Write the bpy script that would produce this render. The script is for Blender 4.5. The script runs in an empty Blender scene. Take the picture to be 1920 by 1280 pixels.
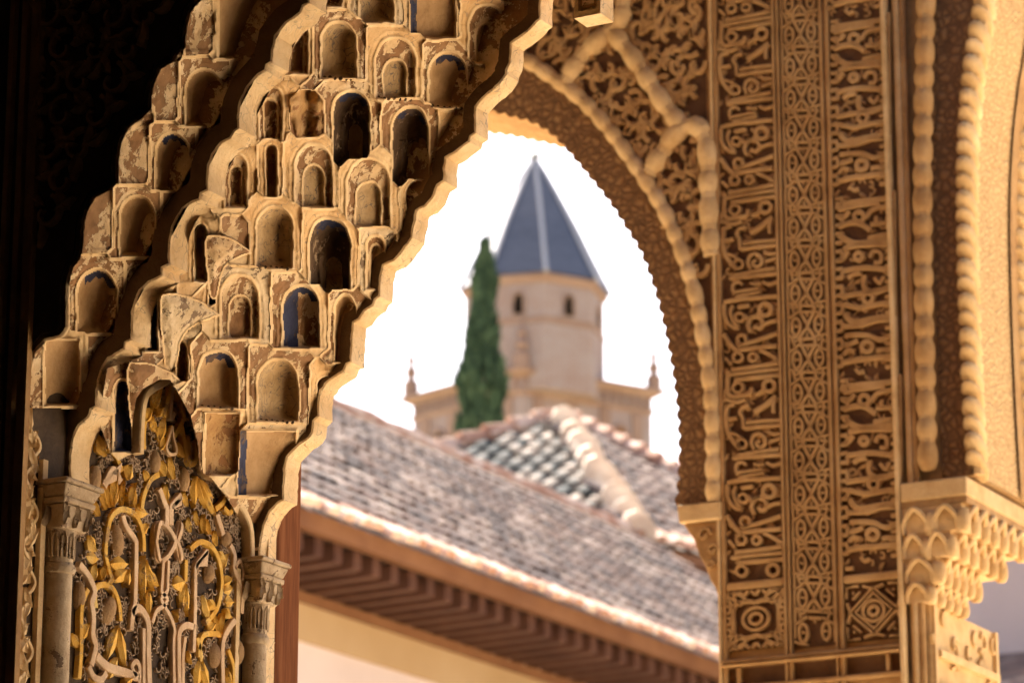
import bpy, bmesh, math, random
from mathutils import Vector, Matrix
R = random.Random(7)
sc = bpy.context.scene
COL = sc.collection

# ------------------------------------------------------------------ camera, sky, sun, exposure
# world axes: X = across the arches (towards the court), Y = along the thickness of the arches, Z = up
FPX = 6400.0                                   # focal length in photo pixels (1920 wide)
TH = math.radians(28.6); TILT = math.atan(1800 / FPX); EYE = Vector((0, 0, 1.6))
cd = bpy.data.cameras.new('camera'); cam = bpy.data.objects.new('camera', cd); COL.objects.link(cam)
cd.sensor_width = 36.0; cd.lens = 36.0 * FPX / 1920.0
cd.clip_start = 0.05; cd.clip_end = 5000
cam.location = EYE; cam.rotation_euler = (math.pi / 2 + TILT, 0, TH)
cd.dof.use_dof = True; cd.dof.focus_distance = 6.35; cd.dof.aperture_fstop = 6.6; cd.dof.aperture_blades = 8
sc.camera = cam
SUN_AZ = math.radians(-44)               # heading of the sun, measured from +Y towards +X
SUN_EL = math.radians(54)
world = bpy.data.worlds.new('World'); sc.world = world; world.use_nodes = True
wn = world.node_tree.nodes; wl = world.node_tree.links
bg = wn['Background']; sky = wn.new('ShaderNodeTexSky'); sky.sky_type = 'NISHITA'; sky.sun_disc = False
sky.sun_elevation = SUN_EL; sky.sun_rotation = SUN_AZ; sky.dust_density = 6.0; sky.air_density = 0.6; sky.ozone_density = 0.3
bg.inputs['Strength'].default_value = 0.11
wl.new(sky.outputs[0], bg.inputs['Color'])
sd = bpy.data.lights.new('sun', 'SUN'); sun = bpy.data.objects.new('sun', sd); COL.objects.link(sun)
sd.energy = 4.6; sd.angle = math.radians(0.5); sd.color = (1.0, 0.93, 0.82)
sdir = Vector((math.sin(SUN_AZ) * math.cos(SUN_EL), math.cos(SUN_AZ) * math.cos(SUN_EL), math.sin(SUN_EL)))
sun.rotation_euler = sdir.to_track_quat('Z', 'Y').to_euler(); sun.location = (0, 0, 30)
sc.view_settings.view_transform = 'Standard'; sc.view_settings.look = 'None'; sc.view_settings.gamma = 1.0
sc.view_settings.exposure = 2.15
sc.render.engine = 'CYCLES'
sc.cycles.use_denoising = True; sc.cycles.max_bounces = 8; sc.cycles.diffuse_bounces = 6; sc.cycles.glossy_bounces = 2
sc.cycles.sample_clamp_indirect = 6.0; sc.cycles.caustics_reflective = False; sc.cycles.caustics_refractive = False

# ------------------------------------------------------------------ photograph pixel -> point on a real plane
st, ct, sh, ch = math.sin(TILT), math.cos(TILT), math.sin(TH), math.cos(TH)
def ray(px, py):
    a = (px - 960) / FPX; b = (640 - py) / FPX
    fw = ct - st * b; z = st + ct * b
    return Vector((-sh * fw + ch * a, ch * fw + sh * a, z))
def onplane(px, py, P, n):
    r = ray(px, py); return EYE + r * ((P - EYE).dot(n) / r.dot(n))
def onX(px, py, X): return onplane(px, py, Vector((X, 0, 0)), Vector((1, 0, 0)))
def onY(px, py, Y): return onplane(px, py, Vector((0, Y, 0)), Vector((0, 1, 0)))
def onZ(px, py, Z): return onplane(px, py, Vector((0, 0, Z)), Vector((0, 0, 1)))
def at(px, py, D):
    r = ray(px, py); return EYE + r * (D / (-sh * r.x + ch * r.y))

# ------------------------------------------------------------------ mesh helpers
class MB:
    def __init__(s): s.v = []; s.f = []
    def add(s, v, f):
        k = len(s.v); s.v += [tuple(p) for p in v]; s.f += [tuple(i + k for i in q) for q in f]; return s
    def box(s, a, b):
        x0, y0, z0 = a; x1, y1, z1 = b
        return s.add([(x0,y0,z0),(x1,y0,z0),(x1,y1,z0),(x0,y1,z0),(x0,y0,z1),(x1,y0,z1),(x1,y1,z1),(x0,y1,z1)],
            [(0,3,2,1),(4,5,6,7),(0,1,5,4),(1,2,6,5),(2,3,7,6),(3,0,4,7)])
    def build(s, name, mat, parent=None, smooth=False, kind=None, angle=None):
        me = bpy.data.meshes.new(name); me.from_pydata(s.v, [], s.f); me.update()
        bm = bmesh.new(); bm.from_mesh(me); bmesh.ops.recalc_face_normals(bm, faces=bm.faces); bm.to_mesh(me); bm.free()
        if mat: me.materials.append(mat)
        if smooth:
            me.polygons.foreach_set('use_smooth', [True] * len(me.polygons))
            me.set_sharp_from_angle(angle=math.radians(angle or 40))
        return put(name, me, parent, kind)
def put(name, me, parent=None, kind=None, mw=None):
    o = bpy.data.objects.new(name, me); COL.objects.link(o)
    if mw is not None: o.matrix_world = mw
    if parent is not None:
        o.parent = parent; o.matrix_parent_inverse = Matrix.Translation(-Vector(parent['base'])) if 'base' in parent else Matrix()
    if kind: o['kind'] = kind
    return o
def thing(name, label, cat, base, group=None):
    o = bpy.data.objects.new(name, None); COL.objects.link(o); o.location = base; o.empty_display_size = 0.1
    o['base'] = tuple(base); tag(o, label, cat, group); return o
def tag(o, label, cat, group=None):
    o['label'] = label; o['category'] = cat
    if group: o['group'] = group
    return o
def catmull(P, n=6, closed=False):
    P = [Vector(p) for p in P]; N = len(P); out = []
    if N < 3: return P
    for i in range(N if closed else N - 1):
        if closed: a, b, c, d = P[i-1], P[i], P[(i+1) % N], P[(i+2) % N]
        else: a, b, c, d = P[max(i-1, 0)], P[i], P[i+1], P[min(i+2, N-1)]
        for k in range(n):
            t = k / n
            out.append(0.5 * ((2*b) + (c-a)*t + (2*a-5*b+4*c-d)*t*t + (3*b-a-3*c+d)*t**3))
    if not closed: out.append(P[-1])
    return out
def ribbon(mb, P, n, w, h, closed=False, bev=0.3, sink=0.002):
    """flat-topped raised strip of width w and height h along points P on a surface with normal n"""
    P = [Vector(p) for p in P]; N = len(P)
    if N < 2: return mb
    ws = w if isinstance(w, (list, tuple)) else [w] * N
    hs = h if isinstance(h, (list, tuple)) else [h] * N
    v = []; f = []
    for i in range(N):
        if closed: a, c = P[i-1], P[(i+1) % N]
        else: a, c = P[max(i-1, 0)], P[min(i+1, N-1)]
        t = (c - a); t = t - n * t.dot(n)
        if t.length < 1e-9: t = Vector((0.001, 0, 1))
        t.normalize(); s = n.cross(t); hw = ws[i] / 2; b = min(hw * bev, hs[i] * 0.8)
        v += [P[i] - s*hw - n*sink, P[i] - s*hw + n*(hs[i]-b), P[i] - s*(hw-b) + n*hs[i], P[i] + s*(hw-b) + n*hs[i], P[i] + s*hw + n*(hs[i]-b), P[i] + s*hw - n*sink]
    for i in range(N if closed else N - 1):
        a = 6*i; b = 6*((i+1) % N)
        for k in range(5): f.append((a+k, a+k+1, b+k+1, b+k))
    if not closed:
        f.append((0,1,2,3,4,5)); f.append(tuple(6*(N-1)+k for k in (5,4,3,2,1,0)))
    return mb.add(v, f)
def tube(mb, P, r, seg=8, closed=False, cap=True):
    P = [Vector(p) for p in P]; N = len(P); rs = r if isinstance(r, (list, tuple)) else [r]*N
    v = []; f = []; up = None
    for i in range(N):
        a, c = (P[i-1], P[(i+1) % N]) if closed else (P[max(i-1,0)], P[min(i+1,N-1)])
        t = (c-a).normalized()
        if up is None: up = Vector((0,0,1)) if abs(t.z) < .9 else Vector((1,0,0))
        s = t.cross(up)
        if s.length < 1e-6: s = t.cross(Vector((0,1,0.3)))
        s.normalize(); up = s.cross(t)
        for k in range(seg):
            q = 2*math.pi*k/seg; v.append(P[i] + (s*math.cos(q) + up*math.sin(q))*rs[i])
    for i in range(N if closed else N-1):
        b = (i+1) % N
        for k in range(seg):
            k2 = (k+1) % seg; f.append((i*seg+k, i*seg+k2, b*seg+k2, b*seg+k))
    if cap and not closed:
        f.append(tuple(range(seg))[::-1]); f.append(tuple((N-1)*seg+k for k in range(seg)))
    return mb.add(v, f)
def lathe(mb, c, prof, seg=16):
    """prof: list of (radius, z) about the vertical axis through c"""
    v = []; f = []
    for r, z in prof:
        for k in range(seg):
            q = 2*math.pi*k/seg; v.append((c[0]+r*math.cos(q), c[1]+r*math.sin(q), c[2]+z))
    for i in range(len(prof)-1):
        for k in range(seg):
            k2 = (k+1) % seg; f.append((i*seg+k, i*seg+k2, (i+1)*seg+k2, (i+1)*seg+k))
    f.append(tuple(range(seg))[::-1]); f.append(tuple((len(prof)-1)*seg+k for k in range(seg)))
    return mb.add(v, f)
def prism(mb, poly, d):
    """polygon (3D points) extruded by vector d"""
    n = len(poly); d = Vector(d); v = [Vector(p) for p in poly]; v += [p + d for p in v]
    return mb.add(v, [tuple(range(n)), tuple(range(2*n-1, n-1, -1))] + [(i, (i+1) % n, n+(i+1) % n, n+i) for i in range(n)])
def leaf(mb, p, n, ang, L, W, h, side=None, curl=0.0):
    """carved leaf with a ridge, lying on a surface through p with normal n; ang measured from 'side' towards up"""
    s = side; u = n.cross(s)
    d = s*math.cos(ang) + u*math.sin(ang); e = n.cross(d)
    prof = [(0, .12), (.2, .62), (.45, 1), (.7, .75), (.88, .36), (1, .02)]
    v = []; f = []
    for t, w in prof:
        c = p + d*(L*t) + e*(curl*L*t*t); hw = W*w/2
        v += [c - e*hw - n*.003, c - e*hw + n*h*.55, c - e*hw*.15 + n*h, c + e*hw*.12 + n*h*.8, c + e*hw + n*h*.6, c + e*hw - n*.003]
    for i in range(len(prof)-1):
        for k in range(5): f.append((6*i+k, 6*i+k+1, 6*i+7+k, 6*i+6+k))
    f.append((0,1,2,3,4,5)); b = 6*(len(prof)-1); f.append((b+5,b+4,b+3,b+2,b+1,b))
    return mb.add(v, f)

# ------------------------------------------------------------------ materials
class NT:
    def __init__(s, name, rough=0.85, spec=0.25):
        s.m = bpy.data.materials.new(name); s.m.use_nodes = True; s.t = s.m.node_tree; s.N = s.t.nodes; s.L = s.t.links
        s.b = s.N['Principled BSDF']; s.b.inputs['Roughness'].default_value = rough
        s.b.inputs['Specular IOR Level'].default_value = spec
        g = s.N.new('ShaderNodeNewGeometry'); s.pos = g.outputs['Position']; s.geo = g
    def noise(s, scale, detail=4, rough=.55, vec=None, out='Fac', dist=0.0):
        n = s.N.new('ShaderNodeTexNoise'); n.inputs['Scale'].default_value = scale; n.inputs['Detail'].default_value = detail
        n.inputs['Roughness'].default_value = rough; n.inputs['Distortion'].default_value = dist
        s.L.new(vec or s.pos, n.inputs['Vector']); return n.outputs[out]
    def voro(s, scale, feat='F1', out='Distance', vec=None):
        n = s.N.new('ShaderNodeTexVoronoi'); n.feature = feat; n.inputs['Scale'].default_value = scale
        s.L.new(vec or s.pos, n.inputs['Vector']); return n.outputs[out]
    def mapping(s, sc_=(1,1,1), loc=(0,0,0), rot=(0,0,0)):
        n = s.N.new('ShaderNodeMapping'); n.inputs['Scale'].default_value = sc_; n.inputs['Location'].default_value = loc
        n.inputs['Rotation'].default_value = rot; s.L.new(s.pos, n.inputs['Vector']); return n.outputs[0]
    def ramp(s, fac, stops, interp='LINEAR'):
        n = s.N.new('ShaderNodeValToRGB'); n.color_ramp.interpolation = interp
        e = n.color_ramp.elements
        while len(e) < len(stops): e.new(.5)
        for k, (p, c) in enumerate(stops):
            e[k].position = p; e[k].color = (*c, 1) if len(c) == 3 else c
        s.L.new(fac, n.inputs['Fac']); return n.outputs['Color']
    def mask(s, fac, lo, hi): return s.ramp(fac, [(lo, (0,0,0)), (hi, (1,1,1))])
    def math(s, op, a, b=None):
        n = s.N.new('ShaderNodeMath'); n.operation = op
        for i, x in enumerate((a, b)):
            if x is None: continue
            if isinstance(x, (int, float)): n.inputs[i].default_value = x
            else: s.L.new(x, n.inputs[i])
        return n.outputs[0]
    def mix(s, fac, a, b, typ='MIX'):
        n = s.N.new('ShaderNodeMix'); n.data_type = 'RGBA'; n.blend_type = typ
        for i, x in ((0, fac), (6, a), (7, b)):
            if isinstance(x, (int, float)): n.inputs[i].default_value = x
            elif isinstance(x, tuple): n.inputs[i].default_value = (*x, 1)
            else: s.L.new(x, n.inputs[i])
        return n.outputs[2]
    def bump(s, h, strength=.4, dist=.004):
        n = s.N.new('ShaderNodeBump'); n.inputs['Strength'].default_value = strength; n.inputs['Distance'].default_value = dist
        s.L.new(h, n.inputs['Height']); s.L.new(n.outputs[0], s.b.inputs['Normal']); return s
    def color(s, c):
        if isinstance(c, tuple): s.b.inputs['Base Color'].default_value = (*c, 1)
        else: s.L.new(c, s.b.inputs['Base Color'])
        return s.m
def plaster(name, base, dark, light, worn=None, wornamt=.55, lines=None, scale=1.0, rough=.8):
    t = NT(name, rough)
    n1 = t.noise(14*scale, 5, .65); c = t.ramp(n1, [(.3, dark), (.5, base), (.72, light)])
    if worn:                                             # flaked paint: sharp-edged patches of the colour beneath
        w = t.noise(22*scale, 7, .68, dist=.4); m = t.mask(w, wornamt, wornamt + .014)
        w2 = t.noise(85*scale, 5, .65); m2_ = t.math('MULTIPLY', t.mask(w2, .56, .58), t.mask(w, wornamt-.07, wornamt-.03)); m = t.math('MAXIMUM', m, m2_)
        edge_ = t.math('SUBTRACT', t.mask(w, wornamt-.02, wornamt-.006), t.mask(w, wornamt-.004, wornamt+.004)); c = t.mix(t.math('MULTIPLY', edge_, .5), c, tuple(min(.9, x*1.2) for x in light))
        c = t.mix(m, c, t.ramp(t.noise(40*scale, 4), [(.3, tuple(x*.75 for x in worn)), (.7, tuple(min(1, x*1.3) for x in worn))]))
    if lines:                                            # brushed scroll lines
        q = t.noise(34*scale, 1, .4, dist=.6); d = t.math('ABSOLUTE', t.math('SUBTRACT', q, .5))
        lw = .02 if scale > 1 else .011; m2 = t.math('SUBTRACT', 1.0, t.mask(d, lw*.6, lw)); m3 = t.math('MULTIPLY', m2, t.mask(t.noise(9), .40, .5)); c = t.mix(t.math('MULTIPLY', m3, .7), c, lines)
    grime = t.mask(t.noise(5*scale, 6, .7), .38, .75); c = t.mix(t.math('MULTIPLY', grime, .35), c, tuple(x*.45 for x in base))
    spots = t.mask(t.voro(160*scale), .1, .16); c = t.mix(t.math('MULTIPLY', t.math('SUBTRACT', 1.0, spots), .5), c, tuple(x*.4 for x in dark))
    hgt = t.math('ADD', t.noise(60*scale, 6, .7), t.math('MULTIPLY', n1, .8))
    if worn: hgt = t.math('SUBTRACT', hgt, t.math('MULTIPLY', m, .7))
    t.bump(hgt, .8, .005); return t.color(c)
CREAM, CREAMD, CREAML = (.68,.45,.22), (.52,.31,.125), (.78,.57,.32)
BROWN = (.25,.125,.05)
M = {}
M['cream'] = plaster('cream_painted_plaster', CREAM, CREAMD, CREAML, lines=(.22,.17,.13))
M['rib'] = plaster('pale_rib_plaster', (.78,.57,.32), (.64,.42,.2), (.85,.67,.42), lines=(.25,.2,.17))
M['edge'] = plaster('pale_edge_plaster', (.74,.54,.30), (.58,.38,.18), (.82,.65,.41))
M['worn'] = plaster('flaked_brown_plaster', (.68,.49,.28), (.5,.33,.16), (.8,.65,.44), worn=BROWN, wornamt=.475)
M['wornlite'] = plaster('lightly_flaked_plaster', (.66,.51,.32), (.52,.37,.2), (.78,.65,.46), worn=(.2,.13,.08), wornamt=.56)
M['tan'] = plaster('tan_niche_plaster', (.46,.29,.14), (.34,.2,.085), (.56,.38,.2))
M['ochre'] = plaster('ochre_niche_plaster', (.44,.26,.10), (.30,.15,.05), (.56,.38,.2), worn=(.28,.13,.05), wornamt=.55)
M['scroll'] = plaster('scroll_painted_plaster', (.50,.35,.18), (.38,.24,.11), (.6,.44,.26), lines=(.06,.07,.10), scale=1.6)
M['dark'] = plaster('dark_brown_paint', (.10,.058,.03), (.05,.03,.018), (.2,.13,.08), worn=(.42,.31,.2), wornamt=.6)
M['ribside'] = plaster('dark_brown_rib_side', (.13,.075,.038), (.09,.05,.024), (.18,.11,.06))
M['blue'] = plaster('blue_paint', (.03,.036,.085), (.02,.022,.05), (.05,.06,.13), worn=(.12,.08,.06), wornamt=.55)
M['shadeplaster'] = plaster('dull_brown_plaster', (.30,.21,.12), (.19,.12,.07), (.42,.32,.2), worn=(.10,.07,.05), wornamt=.52)
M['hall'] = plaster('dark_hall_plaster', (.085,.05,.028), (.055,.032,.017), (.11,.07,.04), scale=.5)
M['letter'] = plaster('pinkish_letter_plaster', (.72,.51,.32), (.6,.4,.23), (.8,.6,.4))
M['gold'] = plaster('yellow_painted_leaf', (.76,.44,.075), (.6,.3,.045), (.82,.6,.22), worn=(.5,.31,.13), wornamt=.6)
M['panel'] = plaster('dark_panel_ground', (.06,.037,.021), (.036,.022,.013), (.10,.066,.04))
M['fern'] = plaster('grey_fern_carving', (.40,.29,.19), (.28,.19,.11), (.52,.4,.28))
M['seed'] = plaster('brown_carved_fruit', (.36,.22,.10), (.2,.11,.05), (.5,.34,.18))
M['marble'] = plaster('veined_marble', (.50,.38,.25), (.32,.22,.13), (.62,.50,.35), worn=(.2,.13,.08), wornamt=.6, scale=1.2)
STONE, STD, STL = (.40,.235,.095), (.29,.155,.058), (.48,.31,.145)
M['stone'] = plaster('golden_carved_stucco', STONE, STD, STL, scale=.7)
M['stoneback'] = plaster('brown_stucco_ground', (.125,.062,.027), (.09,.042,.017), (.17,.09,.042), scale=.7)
M['stonel'] = plaster('pale_golden_stucco', (.60,.41,.2), (.47,.30,.13), (.68,.5,.28), scale=.7)
def stipple(name, base, dark, scale):
    t = NT(name); v = t.voro(scale, 'DISTANCE_TO_EDGE'); n = t.noise(scale*.7, 5, .7)
    c = t.mix(t.mask(t.math('ADD', v, t.math('MULTIPLY', n, .35)), .16, .5), dark, base)
    t.bump(t.math('ADD', v, n), .9, .012); return t.color(c)
M['archivolt'] = stipple('finely_carved_archivolt', (.26,.14,.058), (.12,.06,.025), 38)
M['intrados'] = stipple('stippled_intrados', (.66,.46,.23), (.42,.26,.11), 60)
t = NT('red_brown_wood', .85, .08); g = t.noise(9, 6, .6, vec=t.mapping((9,9,.6)))
c = t.ramp(g, [(.3, (.10,.034,.013)), (.5, (.17,.06,.023)), (.7, (.23,.09,.036))])
k = t.mask(t.noise(7, 3, .6), .66, .7); c = t.mix(t.math('MULTIPLY', k, .8), c, (.05,.02,.012)); t.bump(g, .3, .003); M['wood'] = t.color(c)
t = NT('eave_timber', .7); g = t.noise(3, 5, .6); t.bump(g, .3); M['timber'] = t.color(t.ramp(g, [(.3, (.055,.022,.013)), (.7, (.10,.045,.027))]))
t = NT('shaded_soffit_wood', .8, .1); M['soffitshade'] = t.color(t.ramp(t.noise(3, 4), [(.3, (.016,.008,.006)), (.7, (.03,.016,.011))]))  # near-black colour carries the shade between the rafters
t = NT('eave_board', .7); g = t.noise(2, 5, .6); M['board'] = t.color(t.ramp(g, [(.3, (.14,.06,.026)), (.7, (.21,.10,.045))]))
t = NT('roof_tile_clay', .9, .1); v = t.voro(4.5, 'F1', 'Color'); sp = t.N.new('ShaderNodeSeparateColor'); t.L.new(v, sp.inputs[0])
c = t.ramp(sp.outputs[0], [(0, (.055,.042,.04)), (.35, (.095,.066,.058)), (.62, (.145,.088,.068)), (.85, (.22,.16,.13)), (1, (.36,.28,.23))])
c = t.mix(t.math('MULTIPLY', t.noise(1.2, 5), .5), c, (.085,.075,.08)); M['tile'] = t.color(c)
t = NT('grey_roof_tile', .9, .1); v = t.voro(3.2, 'F1', 'Color'); sp = t.N.new('ShaderNodeSeparateColor'); t.L.new(v, sp.inputs[0])
c = t.ramp(sp.outputs[0], [(0, (.05,.055,.055)), (.4, (.10,.10,.095)), (.7, (.17,.15,.13)), (1, (.36,.30,.25))]); M['tilegrey'] = t.color(c)
t = NT('pale_tile_end', .9, .1); v = t.voro(5, 'F1', 'Color'); sp = t.N.new('ShaderNodeSeparateColor'); t.L.new(v, sp.inputs[0])
M['tileend'] = t.color(t.ramp(sp.outputs[0], [(0, (.36,.2,.14)), (.5, (.5,.33,.25)), (1, (.62,.5,.42))]))
t = NT('ridge_mortar', .9, .1); n = t.noise(3, 5); M['ridge'] = t.color(t.ramp(n, [(.35, (.60,.47,.37)), (.65, (.78,.68,.57))]))
t = NT('beige_render', .9, .1); n = t.noise(.6, 6, .6); M['render'] = t.color(t.ramp(n, [(.3, (.36,.245,.13)), (.7, (.44,.32,.19))]))
t = NT('pinkish_white_wall', .9, .1); n = t.noise(.4, 6, .6); M['white'] = t.color(t.ramp(n, [(.3, (.50,.41,.38)), (.7, (.60,.52,.49))]))
t = NT('pink_brick', .9, .1); n = t.noise(.8, 6, .65)
br = t.N.new('ShaderNodeTexBrick'); br.inputs['Scale'].default_value = 2.2; t.L.new(t.mapping((1,1,1), rot=(math.pi/2,0,0)), br.inputs['Vector'])
br.inputs['Color1'].default_value = (.29,.19,.16,1); br.inputs['Color2'].default_value = (.33,.24,.21,1); br.inputs['Mortar'].default_value = (.38,.32,.30,1)
M['brick'] = t.color(t.mix(t.mask(n, .35, .7), br.outputs[0], (.36,.30,.285)))
t = NT('tower_stone', .9, .1); n = t.noise(.9, 6, .65); M['tstone'] = t.color(t.ramp(n, [(.3, (.27,.17,.125)), (.7, (.35,.245,.2))]))
t = NT('blue_grey_slate', .42, .5); n = t.noise(2.5, 5, .6, vec=t.mapping((1,1,4))); M['slate'] = t.color(t.ramp(n, [(.3, (.035,.045,.075)), (.7, (.07,.085,.13))]))
t = NT('lead_hip', .35, .6); M['lead'] = t.color((.35,.36,.4))
t = NT('pale_spire_glare', .4, .5); M['paleglare'] = t.color((.68,.68,.7))  # pale tone stands in for glare on the slate
t = NT('cypress_leaf', .8, .1); n = t.noise(3.5, 4, .6); M['cypress'] = t.color(t.ramp(n, [(.3, (.035,.06,.04)), (.5, (.06,.105,.06)), (.75, (.11,.155,.085))]))
t = NT('bark', .9, .1); M['bark'] = t.color(t.ramp(t.noise(5, 5), [(.3, (.06,.04,.03)), (.7, (.15,.1,.07))]))
t = NT('court_paving', .8, .2); n = t.noise(.7, 6, .6); M['paving'] = t.color(t.ramp(n, [(.3, (.70,.55,.37)), (.7, (.80,.66,.47))]))
t = NT('hall_floor', .6, .3); M['hfloor'] = t.color(t.ramp(t.noise(1.5, 5), [(.3, (.09,.06,.04)), (.7, (.14,.1,.065))]))
t = NT('dry_earth', .95, .05); M['earth'] = t.color(t.ramp(t.noise(.15, 6), [(.3, (.22,.2,.12)), (.7, (.4,.33,.22))]))
t = NT('dark_void', .95, .05); M['void'] = t.color((.012,.009,.007))

VX, VY, VZ = Vector((1,0,0)), Vector((0,1,0)), Vector((0,0,1))

# ================================================================== large structure
XJ = -3.57; U0 = 4.737; U1 = 4.888; U2 = 5.52; U3 = 5.575       # jamb plane; near, middle and far rib planes
NC = Vector((.70711, -.70711, 0)); AC = Vector((.70711, .70711, 0))   # front faces of the muqarnas cells

MID = [(132,908),(132,850),(137,820),(148,797),(164,783),(170,776),(170,767),(180,761),(181,741),(184,712),(192,689),(203,672),(223,659),(233,654),(234,641),(246,636),(248,610),(249,584),(254,561),(262,544),(279,530),(296,521),(303,517),(304,502),(317,495),(316,472),(318,449),(323,426),(331,408),(343,390),(360,379),(374,373),(376,362),(389,356),(388,336),(391,309),(398,289),(413,269),(433,259),(437,246),(447,241),(447,218),(450,191),(462,165),(484,141),(497,134),(499,122),(509,117),(511,94),(517,67),(534,44),(564,24),(568,12),(579,6),(580,-8),(583,-40),(600,-75),(632,-98),(640,-112),(652,-118),(655,-150)]
FAR = [(515,1053),(516,1025),(522,995),(534,968),(550,951),(559,946),(560,930),(561,889),(566,868),(583,847),(606,831),(613,821),(615,800),(624,790),(625,760),(628,743),(644,725),(670,708),(677,695),(685,690),(687,640),(689,617),(699,611),(710,595),(726,584),(730,574),(738,567),(740,530),(745,510),(764,502),(774,492),(790,470),(798,458),(800,440),(804,428),(806,408),(822,401),(836,386),(846,362),(858,354),(859,330),(861,309),(876,303),(904,280),(906,270),(916,264),(917,240),(917,217),(930,200),(961,173),(974,156),(975,147),(981,133),(983,98),(1012,77),(1037,52),(1037,37),(1039,0),(1042,-25),(1062,-45),(1090,-65)]
NEAR = [(50,760),(52,700),(62,660),(84,637),(112,630),(126,613),(125,584),(126,531),(133,500),(146,486),(151,470),(153,440),(155,415),(160,396),(175,370),(205,355),(219,340),(219,302),(223,269),(237,240),(264,220),(279,205),(281,180),(285,158),(297,130),(323,114),(333,98),(343,90),(346,54),(354,22),(370,3),(392,-10),(398,-25),(400,-70),(420,-100)]
def prof(L, Y): return [onY(x, y, Y) for x, y in L]
def offset(P, d):
    """profile in an XZ plane moved into the masonry (up and to the left) by d"""
    out = []
    for i, p in enumerate(P):
        t = (P[min(i+1, len(P)-1)] - P[max(i-1, 0)]); n = Vector((-t.z, 0, t.x)); n.normalize(); out.append(p + n*d)
    return out
midP, farP, nearP = prof(MID, U1), prof(FAR, U3), prof(NEAR, U0)

def struct(o): o['kind'] = 'structure'; return o
GX = -60
struct(MB().add([(-400,-200,-.004),(300,-200,-.004),(300,600,-.004),(-400,600,-.004)], [(0,1,2,3)]).build('ground', M['earth']))
struct(MB().box((-11.2,6.1,-.3),(26,60,0.0)).build('court_floor', M['paving']))
struct(MB().box((-7.5,-3.6,-.3),(1.9,6.097,0.0)).build('hall_floor', M['hfloor']))
# the dark hall that the picture is taken from
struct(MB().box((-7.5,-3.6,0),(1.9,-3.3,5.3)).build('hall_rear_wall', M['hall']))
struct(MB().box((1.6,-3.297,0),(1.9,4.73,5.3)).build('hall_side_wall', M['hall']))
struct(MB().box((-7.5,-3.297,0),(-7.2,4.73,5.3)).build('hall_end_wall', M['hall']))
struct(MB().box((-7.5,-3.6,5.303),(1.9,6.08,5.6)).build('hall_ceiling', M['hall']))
struct(MB().box((-1.5,4.74,3.0),(1.6,6.08,5.3)).box((0.5,4.745,0),(1.6,6.07,2.997)).build('unseen_light_blocker', M['hall']))  # unseen wall added to keep court light off the near cells and hall
struct(MB().box((-10.2,6.09,5.9),(-3.35,9.4,6.1)).build('pavilion_ceiling', M['timber']))

# ------------------------------------------------------------------ muqarnas arch: core
arch = thing('muqarnas_arch', 'stalactite arch of cream and brown painted plaster cells stepping up at the left', 'arch', (-4.2, 5.15, 0))
slope = Vector((-3.171 + 3.511, 0, 3.755 - 3.150)).normalized()         # mean line of the steps in XZ
core = [(-7.2, 0), (XJ-.035, 0), (XJ-.035, 3.0)]
A0 = Vector((-3.511, 0, 3.150)); inn = Vector((-slope.z, 0, slope.x))     # into the masonry
for k in (-.05, 1.15): p = A0 + slope*k + inn*.13; core.append((p.x, p.z))
core += [(-2.6, 4.95), (-1.6, 5.2), (1.6, 5.28), (1.6, 5.3), (-7.2, 5.3)]
mb = MB(); prism(mb, [(x, U0+.012, z) for x, z in core], (0, U3-U0-.02, 0)); mb.build('core', M['stone'], arch)

fac = [Vector((-7.2, 0, 0)), Vector((XJ-.03, 0, 0)), Vector((XJ-.03, 0, 2.9))] + offset(nearP, .012) + [Vector((-3.0, 0, 5.3)), Vector((-7.2, 0, 5.3))]
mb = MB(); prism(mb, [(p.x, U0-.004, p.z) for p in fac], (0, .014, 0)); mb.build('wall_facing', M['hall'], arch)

def rib(P, Y, th, depth, name, mat, bump=0.0, seed=1):
    """stepped rib: profile P (on its visible edge), th thick along Y, reaching depth into the masonry"""
    rr = random.Random(seed); Q = []
    for a, b in zip(P, P[1:]):
        n = max(1, int((b-a).length/.008))
        for k in range(n): Q.append(a.lerp(b, k/n))
    Q.append(P[-1])
    # weathered: every point slightly off
    Q = [p + Vector((rr.gauss(0, .0006), 0, rr.gauss(0, .0006))) for p in Q]
    I = offset(Q, depth); N = len(Q); v = []; f = []
    ys = [Y, Y+.003, Y+th*.5, Y+th-.003, Y+th]; ins = [.003, 0, -.0008, 0, .003]
    for y, e in zip(ys, ins):
        O = offset(Q, e); v += [Vector((p.x, y + rr.gauss(0, .0004), p.z)) for p in O]
    m = len(ys)
    for k in range(m-1):
        for i in range(N-1): f.append((k*N+i, k*N+i+1, (k+1)*N+i+1, (k+1)*N+i))
    v += [Vector((p.x, Y, p.z)) for p in I] + [Vector((p.x, Y+th, p.z)) for p in I]
    sv = [Vector(v[i]) for i in range(N)] + [Vector(v[m*N+i]) for i in range(N)]
    for i in range(N-1):
        f.append(((m-1)*N+i, (m-1)*N+i+1, (m+1)*N+i+1, (m+1)*N+i)); f.append((m*N+i, m*N+i+1, (m+1)*N+i+1, (m+1)*N+i))
    r_o = MB().add(v, f).build(name, mat, arch, True, angle=35)
    MB().add(sv, [(i, i+1, N+i+1, N+i) for i in range(N-1)]).build('rib_side', M['ribside'], r_o)  # side face a darker brown than the rib's edge
    return r_o
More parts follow.
